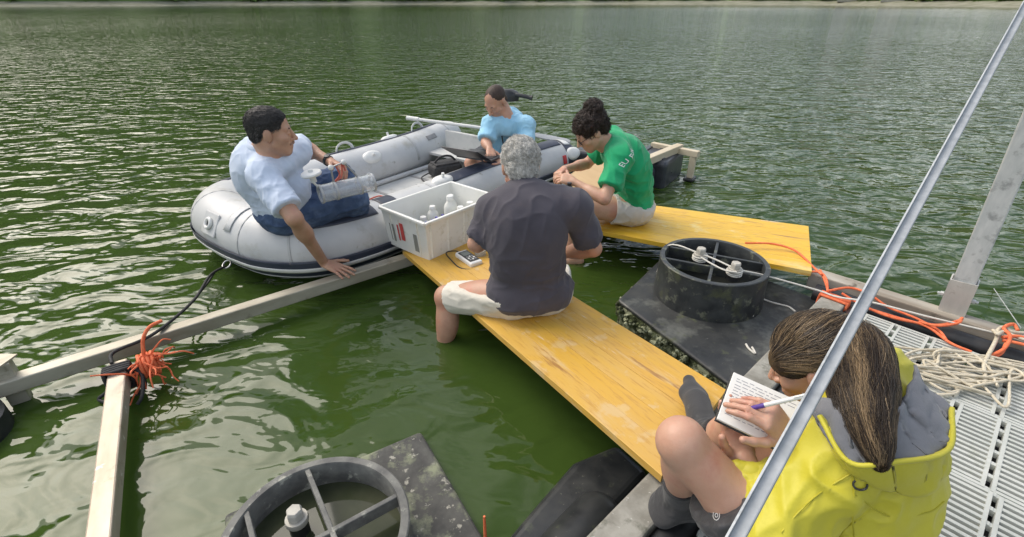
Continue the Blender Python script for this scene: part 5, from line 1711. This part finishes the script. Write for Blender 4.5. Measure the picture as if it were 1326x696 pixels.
P2 = [el(J['pel'] - fr['up'] * .015, V(.182, .140, .115), np.array([fr['hs'], fr['hf'], fr['hu']]).T, .03)]
for s in 'LR':
    a, b = J['hip' + s], J['kn' + s]
    P2.append(rc(a, a + (b - a) * .36, .104, .096, .04, flat=True))
sdf_obj('shorts', P2, .006, m_shortT, pt_, cuts=[(J['pel'] + fr['up'] * .075 + fr['fw'] * 0, norm(fr['up'] - fr['fw'] * .8))], fold=[(.010, 14, V(0, .3, 1), 2, None, 1)])
hq = J['hq']
cap = [el(hq(0, -.020, .044), V(.083, .106, .087), J['HR'], .01), el(hq(0, -.070, -.010), V(.066, .050, .060), J['HR'], .02), el(hq(0, -.092, .108), V(.052, .046, .040), J['HR'], .012), el(hq(.02, -.085, .132), V(.034, .034, .024), J['HR'], .015)]
hairT = scalp(J, cap, pt_, mat('dark_curly_hair', (0.016, 0.009, 0.007), (0.050, 0.029, 0.021), 70, rough=.55, bump=.004, bscale=110), .011, 42, .0045, st=1.6,
              subs=[el(hq(0, .130, -.03), V(.13, .085, .095), J['HR'], .012), el(hq(.085, .02, -.045), V(.04, .03, .05), J['HR'], .01), el(hq(-.085, .02, -.045), V(.04, .03, .05), J['HR'], .01)])
v_, n_2 = mesh_np(hairT)
strands('hair_locks', v_, n_2, rng.integers(0, len(v_), 2200), lambda p: (hq(0, -.10, .10) - p) * 6, .05, .0022, m_dhair, pt_, .010, 6, .9, faces=MF[0], tipup=.7)
eyes(J, pt_, m_eye, 1.0, m_brow)
m_frame = mat('tortoise_spectacle_frame', (0.05, 0.03, 0.02), rough=.25)
gl = obj('spectacles', MB().tube([hq(.033 + .021 * math.cos(u), .100, -.004 + .018 * math.sin(u)) for u in np.linspace(0, 2 * PI, 21)], .0024, 6).tube([hq(-.033 + .021 * math.cos(u), .100, -.004 + .018 * math.sin(u)) for u in np.linspace(0, 2 * PI, 21)], .0024, 6)
         .tube([hq(-.012, .103, .0), hq(.012, .103, .0)], .0022, 6).tube([hq(.054, .098, .002), hq(.082, .0, .008)], .0020, 6).tube([hq(-.054, .098, .002), hq(-.082, .0, .008)], .0020, 6), m_frame, pt_, smooth=60)
tv0, _tn = mesh_np(shirtT)
tb_h = BVHTree.FromPolygons(tv0.tolist(), MF[0]).ray_cast(Vector((0, 0, CAM_H)), Vector(norm(D(818.5, 203, 1) - V(0, 0, CAM_H))))
tnm = np.array(tb_h[1]); tp = np.array(tb_h[0])
tu = norm(D(826, 189, 3.2) - D(816, 211, 3.14)); tu = norm(tu - tnm * (tu @ tnm))
stuck_text('EU FOR', .040, tp, tu, np.cross(tnm, tu), shirtT, mat('white_print', (.78, .80, .78), rough=.7), pt_)
# black-capped bottle in her hand, black meter on the plank beside her knee
bh = D(737, 246, 3.0)
hb = thing('bottle', bh - V(0, 0, .06), 'small white bottle with black cap held by the green shirted woman', 'bottle')
obj('bottle_body', MB().lathe([(0, -.09), (.026, -.09), (.027, -.02), (.013, 0), (0, 0)], bh, n=22), m_bot, hb, smooth=40)
obj('cap', MB().lathe([(0, 0), (.015, 0), (.014, .045), (0, .047)], bh, n=18), m_black, hb, smooth=40)
mk = A(752, 270, .285)
bm_ = thing('black_meter', mk, 'small black meter lying on the far plank by the woman\'s knee', 'meter')
obj('case', MB().box(mk + V(0, 0, .02), (.15, .07, .035), np.array([norm(V(.3, .9, 0)), norm(V(-.9, .3, 0)), (0, 0, 1)]).T), m_black, bm_, bevel=.01)
obj('screen', MB().box(mk + V(0, 0, .0385), (.06, .05, .002), np.array([norm(V(.3, .9, 0)), norm(V(-.9, .3, 0)), (0, 0, 1)]).T), m_lcd, bm_)

# ---- woman in the yellow jacket writing in a notebook on the grating
J = dict(pel=V(.78, .70, .40), hipL=V(.70, .66, .39), hipR=V(.83, .79, .39), c7=D(1124, 508, 1.16), shL=V(.715, .745, .745), shR=V(.925, .985, .755), bow=.035)
J['knL'] = D(882, 572, 1.14); J['anL'] = A(880, 648, .345); J['knR'] = D(962, 546, 1.33); J['anR'] = A(917, 568, .43)
J['elL'] = D(998, 686, 1.08); J['wrL'] = D(967, 597, 1.17); J['elR'] = D(1066, 580, 1.20); J['wrR'] = D(1021, 566, 1.12)
J['head'] = D(1057, 470, 1.22); J['hf'] = V(-.66, .46, -.50)
pw = person_thing(V(.78, .69, .28), 'woman with a streaked ponytail and yellow jacket writing in a notebook on the grating')
sk5 = skin('light_skin', (0.52, 0.29, 0.20), (0.60, 0.36, 0.26))
nb_c = D(990, 536, 1.14)
nbx = norm(D(1045, 522, 1.13) - D(962, 485, 1.18)); nby = norm(D(962, 485, 1.18) - D(938, 553, 1.11)); nby = norm(nby - nbx * (nbx @ nby)); nbz = np.cross(nbx, nby)
if nbz[2] < 0: nbz = -nbz
pen_t = D(964, 531, 1.115)
hd_ = hand(J['wrL'] - nbz * .025, norm(D(957, 550, 1.175) - J['wrL']), nbz, False, .18, .04, .95, .95) + \
      hand(J['wrR'], norm(D(996, 537, 1.095) - J['wrR']), -nbz - nbx * .7, True, .75, .03, .6, .95, curls=(.62, .85, .95, 1.05))
upP = V(0, 0, 1)
m_sock = cloth('charcoal_sock', (0.022, 0.022, 0.024), (0.045, 0.045, 0.047), spots=[((.12, .12, .115), 16, .60, .12)])
ft_ = foot(J['anL'], A(858, 655, .31)) + foot(J['anR'], A(893, 490, .385))
make_body(J, .0035, sk5, pw, .95, .92, .92, .98, True, hd_, ft_)
def sock(an, toe, top):
    P = foot(an, toe, V(0, 0, 1), 1.14)
    return P + [rc(an, an + (top - an) * .34, .043, .045, .02, flat=True)]
for s, toe in (('L', A(858, 655, .31)), ('R', A(893, 490, .385))):
    sdf_obj('sock', sock(J['an' + s], toe, J['kn' + s]), .0045, m_sock, pw, fold=[(.006, 22, V(1, .3, 0), 2, J['an' + s], .08)])
m_shortW = cloth('charcoal_cycling_shorts', (0.030, 0.030, 0.034), (0.048, 0.048, 0.052), rough=.6)
fr = J['tf']
P2 = [el(J['pel'], V(.182, .140, .115), np.array([fr['hs'], fr['hf'], fr['hu']]).T, .03)]
for s, e in (('L', .66), ('R', .62)):
    a, b = J['hip' + s], J['kn' + s]
    P2.append(rc(a, a + (b - a) * e, .106, .098, .04, flat=True))
shW = sdf_obj('shorts', P2, .005, m_shortW, pw, fold=[(.006, 16, J['knL'] - J['hipL'], 1.6, None, 1)])
m_logo = mat('white_print_small', (.7, .7, .68), rough=.6)
sv_, _sn = mesh_np(shW)
sb_ = BVHTree.FromPolygons(sv_.tolist(), MF[0])
for k_ in range(2):
    ps_ = []
    for u in np.linspace(0, 2 * PI, 13):
        h_ = sb_.ray_cast(Vector((0, 0, CAM_H)), Vector(norm(D(928 + (4.2 - 2.4 * k_) * math.cos(u), 668 + (6.5 - 4 * k_) * math.sin(u), 1) - V(0, 0, CAM_H))))
        if h_[0] is not None:
            ps_.append(np.array(h_[0]) + np.array(h_[1]) * .001)
    if len(ps_) == 13:
        obj('emblem', MB().tube(ps_, .0009, 6), m_logo, pw, smooth=60)
T, fr2 = torso(J, .012, .96)
m_jack = mat('yellow_green_shell_jacket', (0.50, 0.45, 0.025), (0.58, 0.52, 0.04), 3, rough=.55, bump=.0006, bscale=120, Sheen_Weight=.1)
prims = [p for p in T]
for s in 'LR':
    a, b, c = J['sh' + s], J['el' + s], J['wr' + s]
    prims += [rc(a, b, .076, .066, .03), rc(b, b + (c - b) * (.86 if s == 'L' else .80), .064, .048, .03, flat=True)]
jk = sdf_obj('jacket', prims, .006, m_jack, pw, cuts=[(J['pel'] - fr2['up'] * .06, -fr2['up'])],
        fold=[(.016, 8, fr2['sd'] + fr2['up'] * .5, 2.6, None, 1), (.018, 12, V(.3, .3, 1), 2.0, J['elL'], .16), (.012, 13, J['wrL'] - J['elL'], .6, J['wrL'], .1), (.014, 9, fr2['up'], 2.5, J['shL'], .15)])
# hood fallen open on the back: grey lining draped over the jacket, yellow rim and panel, seams
m_lin = cloth('grey_hood_lining', (0.13, 0.135, 0.15), (0.20, 0.205, 0.225))
jv_, jn_ = mesh_np(jk)
jb = BVHTree.FromPolygons(jv_.tolist(), MF[0])


def drape(px, py, lift, dmax=1.35):
    o = V(0, 0, CAM_H); r = norm(D(px, py, 1.0) - o)
    hit = jb.ray_cast(Vector(o), Vector(r))
    if hit[0] is None:
        hit = jb.find_nearest(Vector(D(px, py, 1.12)))
    return np.array(hit[0]) + np.array(hit[1]) * lift


def sheet(name, rows, m, thick=.004, fold_=None, nu=40, sub_=8):
    R_ = [spline(r, sub_) for r in rows]
    n_ = min(len(r) for r in R_)
    G = np.array([[r[int(round(i * (len(r) - 1) / (nu - 1)))] for i in range(nu)] for r in R_])
    cols = np.array([spline(G[:, i], 6) for i in range(nu)]).transpose(1, 0, 2)
    a, b = cols.shape[:2]
    v = cols.reshape(-1, 3)
    q = np.array([(i * b + j, i * b + j + 1, (i + 1) * b + j + 1, (i + 1) * b + j) for i in range(a - 1) for j in range(b - 1)])
    if fold_:
        v = folds(v, q, fold_)
    ob = mesh_obj(name, v, None, m, pw, smooth=180, fast=q)
    so = ob.modifiers.new('thick', 'SOLIDIFY'); so.thickness = thick; so.offset = 0
    return ob


inner = [(1058, 522), (1085, 540), (1120, 548), (1150, 530), (1162, 478)]
mid_ = [(1060, 534), (1086, 568), (1130, 575), (1178, 558), (1190, 502)]
rim_ = [(1062, 545), (1094, 590), (1140, 596), (1205, 586), (1213, 540)]
low_ = [(1064, 556), (1100, 606), (1150, 628), (1203, 620), (1220, 568)]
end_ = [(1066, 560), (1104, 612), (1165, 640), (1208, 632), (1223, 580)]
P_in = [drape(x, y, .045) for x, y in inner]; P_mid = [drape(x, y, .034) for x, y in mid_]; P_rim = [drape(x, y, .034) for x, y in rim_]
P_low = [drape(x, y, .018) for x, y in low_]; P_end = [drape(x, y, .002) for x, y in end_]
sheet('hood_lining', [P_in, P_mid, P_rim], m_lin, .006, [(.011, 12, V(.2, .2, 1), 3.0, None, 1)])
sheet('hood', [[p + V(0, 0, .002) for p in P_rim], P_low, P_end], m_jack, .006, [(.006, 13, V(1, .2, .2), 2.0, None, 1)])
obj('hood_rim', MB().tube(spline(P_rim, 8), .0055, 8), m_jack, pw, smooth=60)
m_seam = mat('jacket_seam', (0.42, 0.38, 0.02), (0.48, 0.43, 0.03), 40, rough=.6)
for sp_ in ([(1104, 612), (1106, 640), (1104, 670), (1106, 695)], [(1066, 560), (1085, 575), (1104, 596)], [(1104, 612), (1060, 640), (1030, 668), (1012, 690)], [(1106, 640), (1150, 668), (1200, 664), (1222, 650)]):
    obj('seam', MB().tube(spline([drape(x, y, .001) for x, y in sp_], 8), .0016, 6), m_seam, pw, smooth=60)
lg_ = [drape(1113 + 9 * math.cos(u), 627 + 6 * math.sin(u), .0045) for u in np.linspace(-.2, PI + .9, 14)]
obj('jacket_emblem', MB().tube(spline(lg_, 3), .0022, 6), m_black, pw, smooth=60)
for s in 'L':
    b, c = J['el' + s], J['wr' + s]
    e_ = b + (c - b) * .86
    obj('cuff', MB().lathe([(.050 + .004 * math.cos(u), .014 * math.sin(u)) for u in np.linspace(0, 2 * PI, 9)[:-1]], e_ - norm(c - b) * .012, frame_z(c - b), n=28, close=True), m_jack, pw, smooth=60)
# streaked hair tied back
hq = J['hq']
HR = J['HR']
tie = D(1092, 437, 1.21)
cap = [el(hq(0, -.020, .044), V(.083, .106, .088), HR, .01), el(hq(0, -.066, -.008), V(.068, .050, .062), HR, .02), rc(hq(0, -.085, .03), tie, .055, .026, .03), el(hq(.055, .045, .045), V(.03, .04, .045), HR, .015), el(hq(-.055, .045, .045), V(.03, .04, .045), HR, .015)]
m_whair = hair_mat('brown_hair_with_blond_streaks', (0.030, 0.019, 0.012), (0.40, 0.28, 0.155), .40, (.42, .95))
m_wcap = mat('brown_hair_base', (0.040, 0.026, 0.016), (0.075, 0.050, 0.030), 30, rough=.5, bump=.002, bscale=100)
hairW = scalp(J, cap, pw, m_wcap, .0012, 40, .004, subs=[el(hq(0, .130, -.035), V(.13, .075, .095), HR, .012), el(hq(.090, .006, -.030), V(.034, .040, .048), HR, .01), el(hq(-.090, .006, -.030), V(.034, .040, .048), HR, .01)])
v_, n_2 = mesh_np(hairW)
toT = lambda p: (tie - p) / (np.linalg.norm(tie - p, axis=1)[:, None] + 1e-6)
strands('hair_locks', v_, n_2, rng.integers(0, len(v_), 9000), toT, .15, .0008, m_whair, pw, .004, 8, .03, faces=MF[0], tonef=lambda p: toT(p) * 11 + 31, maxlen=lambda p: np.linalg.norm(tie - p, axis=1) * .95)
pth = spline([tie, D(1107, 449, 1.155), D(1115, 487, 1.09), D(1120, 537, 1.005), D(1138, 600, .945)], 6)
pr_ = np.interp(np.linspace(0, 1, len(pth)), [0, .12, .35, .62, .9, 1], [.020, .038, .053, .048, .020, .005])
pony = sdf_obj('ponytail', [rc(pth[i], pth[i + 1], pr_[i], pr_[i + 1], .02) for i in range(len(pth) - 1)], .004, m_wcap, pw, fold=[(.003, 45, pth[-1] - pth[0], 6, None, 1)])
v_, n_2 = mesh_np(pony)
def ponyout(p):
    i = np.argmin(((p[:, None] - pth[None]) ** 2).sum(2), 1)
    o = p - pth[i]
    return o / (np.linalg.norm(o, axis=1)[:, None] + 1e-6)
def ponydir(p):
    i = np.argmin(((p[:, None] - pth[None]) ** 2).sum(2), 1)
    i = np.clip(i, 0, len(pth) - 2)
    t = pth[i + 1] - pth[i]
    return t / np.linalg.norm(t, axis=1)[:, None]
strands('hair_locks', v_, n_2, rng.integers(0, len(v_), 8000), ponydir, .16, .0008, m_whair, pw, .008, 7, .05, faces=MF[0], tipup=.75, tonef=lambda p: ponyout(p) * 2.6 + 31)
obj('hair_tie', MB().lathe([(.024 + .007 * math.cos(u), .009 * math.sin(u)) for u in np.linspace(0, 2 * PI, 9)[:-1]], tie + norm(pth[1] - tie) * .004, frame_z(pth[1] - tie), n=22, close=True), m_black, pw, smooth=60)
eyes(J, pw, m_eye, .8, m_brow)
# notebook and pen
nbk = thing('notebook', nb_c, 'open notebook with handwritten lines held by the woman in the yellow jacket', 'notebook')
m_page = mat('notebook_page', (0.76, 0.75, 0.71), (0.80, 0.79, 0.75), 20, rough=.8)
Rn = np.array([nbx, nby, nbz]).T
NW, NH = .180, .132
obj('cover', MB().box(nb_c - nbz * .006, (NW + .006, NH + .006, .004), Rn), m_black, nbk, bevel=.001)
obj('page_block', MB().box(nb_c + nbz * .0005, (NW, NH, .008), Rn), m_page, nbk, bevel=.0015)
m_ink = mat('pencil_ink', (0.30, 0.30, 0.33), rough=.8)
mi = MB()
for i in range(13):
    y = NH * (.40 - i * .062)
    x = -NW * .44
    while x < NW * (.10 if i > 1 else .3):
        L_ = rng.uniform(.006, .018)
        mi.box(nb_c + Rn @ V(x + L_ / 2, y + rng.normal(0, .0006), .0048), (L_, .0016, .0003), Rn)
        x += L_ + .004
tag(obj('handwriting', mi, m_ink, nbk), kind='stuff')
pe = D(1012, 520, 1.065)
pen = thing('pen', pen_t, 'white and purple pen in the writing hand over the notebook', 'pen')
pdv_ = norm(pe - pen_t)
Lp = .145
m_purple = mat('purple_plastic', (0.10, 0.05, 0.28), rough=.35)
obj('barrel', MB().tube([pen_t + pdv_ * .045, pen_t + pdv_ * Lp], .0050, 12), m_white, pen, smooth=40)
obj('grip', MB().tube([pen_t, pen_t + pdv_ * .012, pen_t + pdv_ * .046], [.001, .0048, .0054], 12), m_purple, pen, smooth=40)
obj('clip', MB().beam(pen_t + pdv_ * Lp + nbz * .007, pen_t + pdv_ * (Lp - .04) + nbz * .007, .003, .002), m_white, pen)
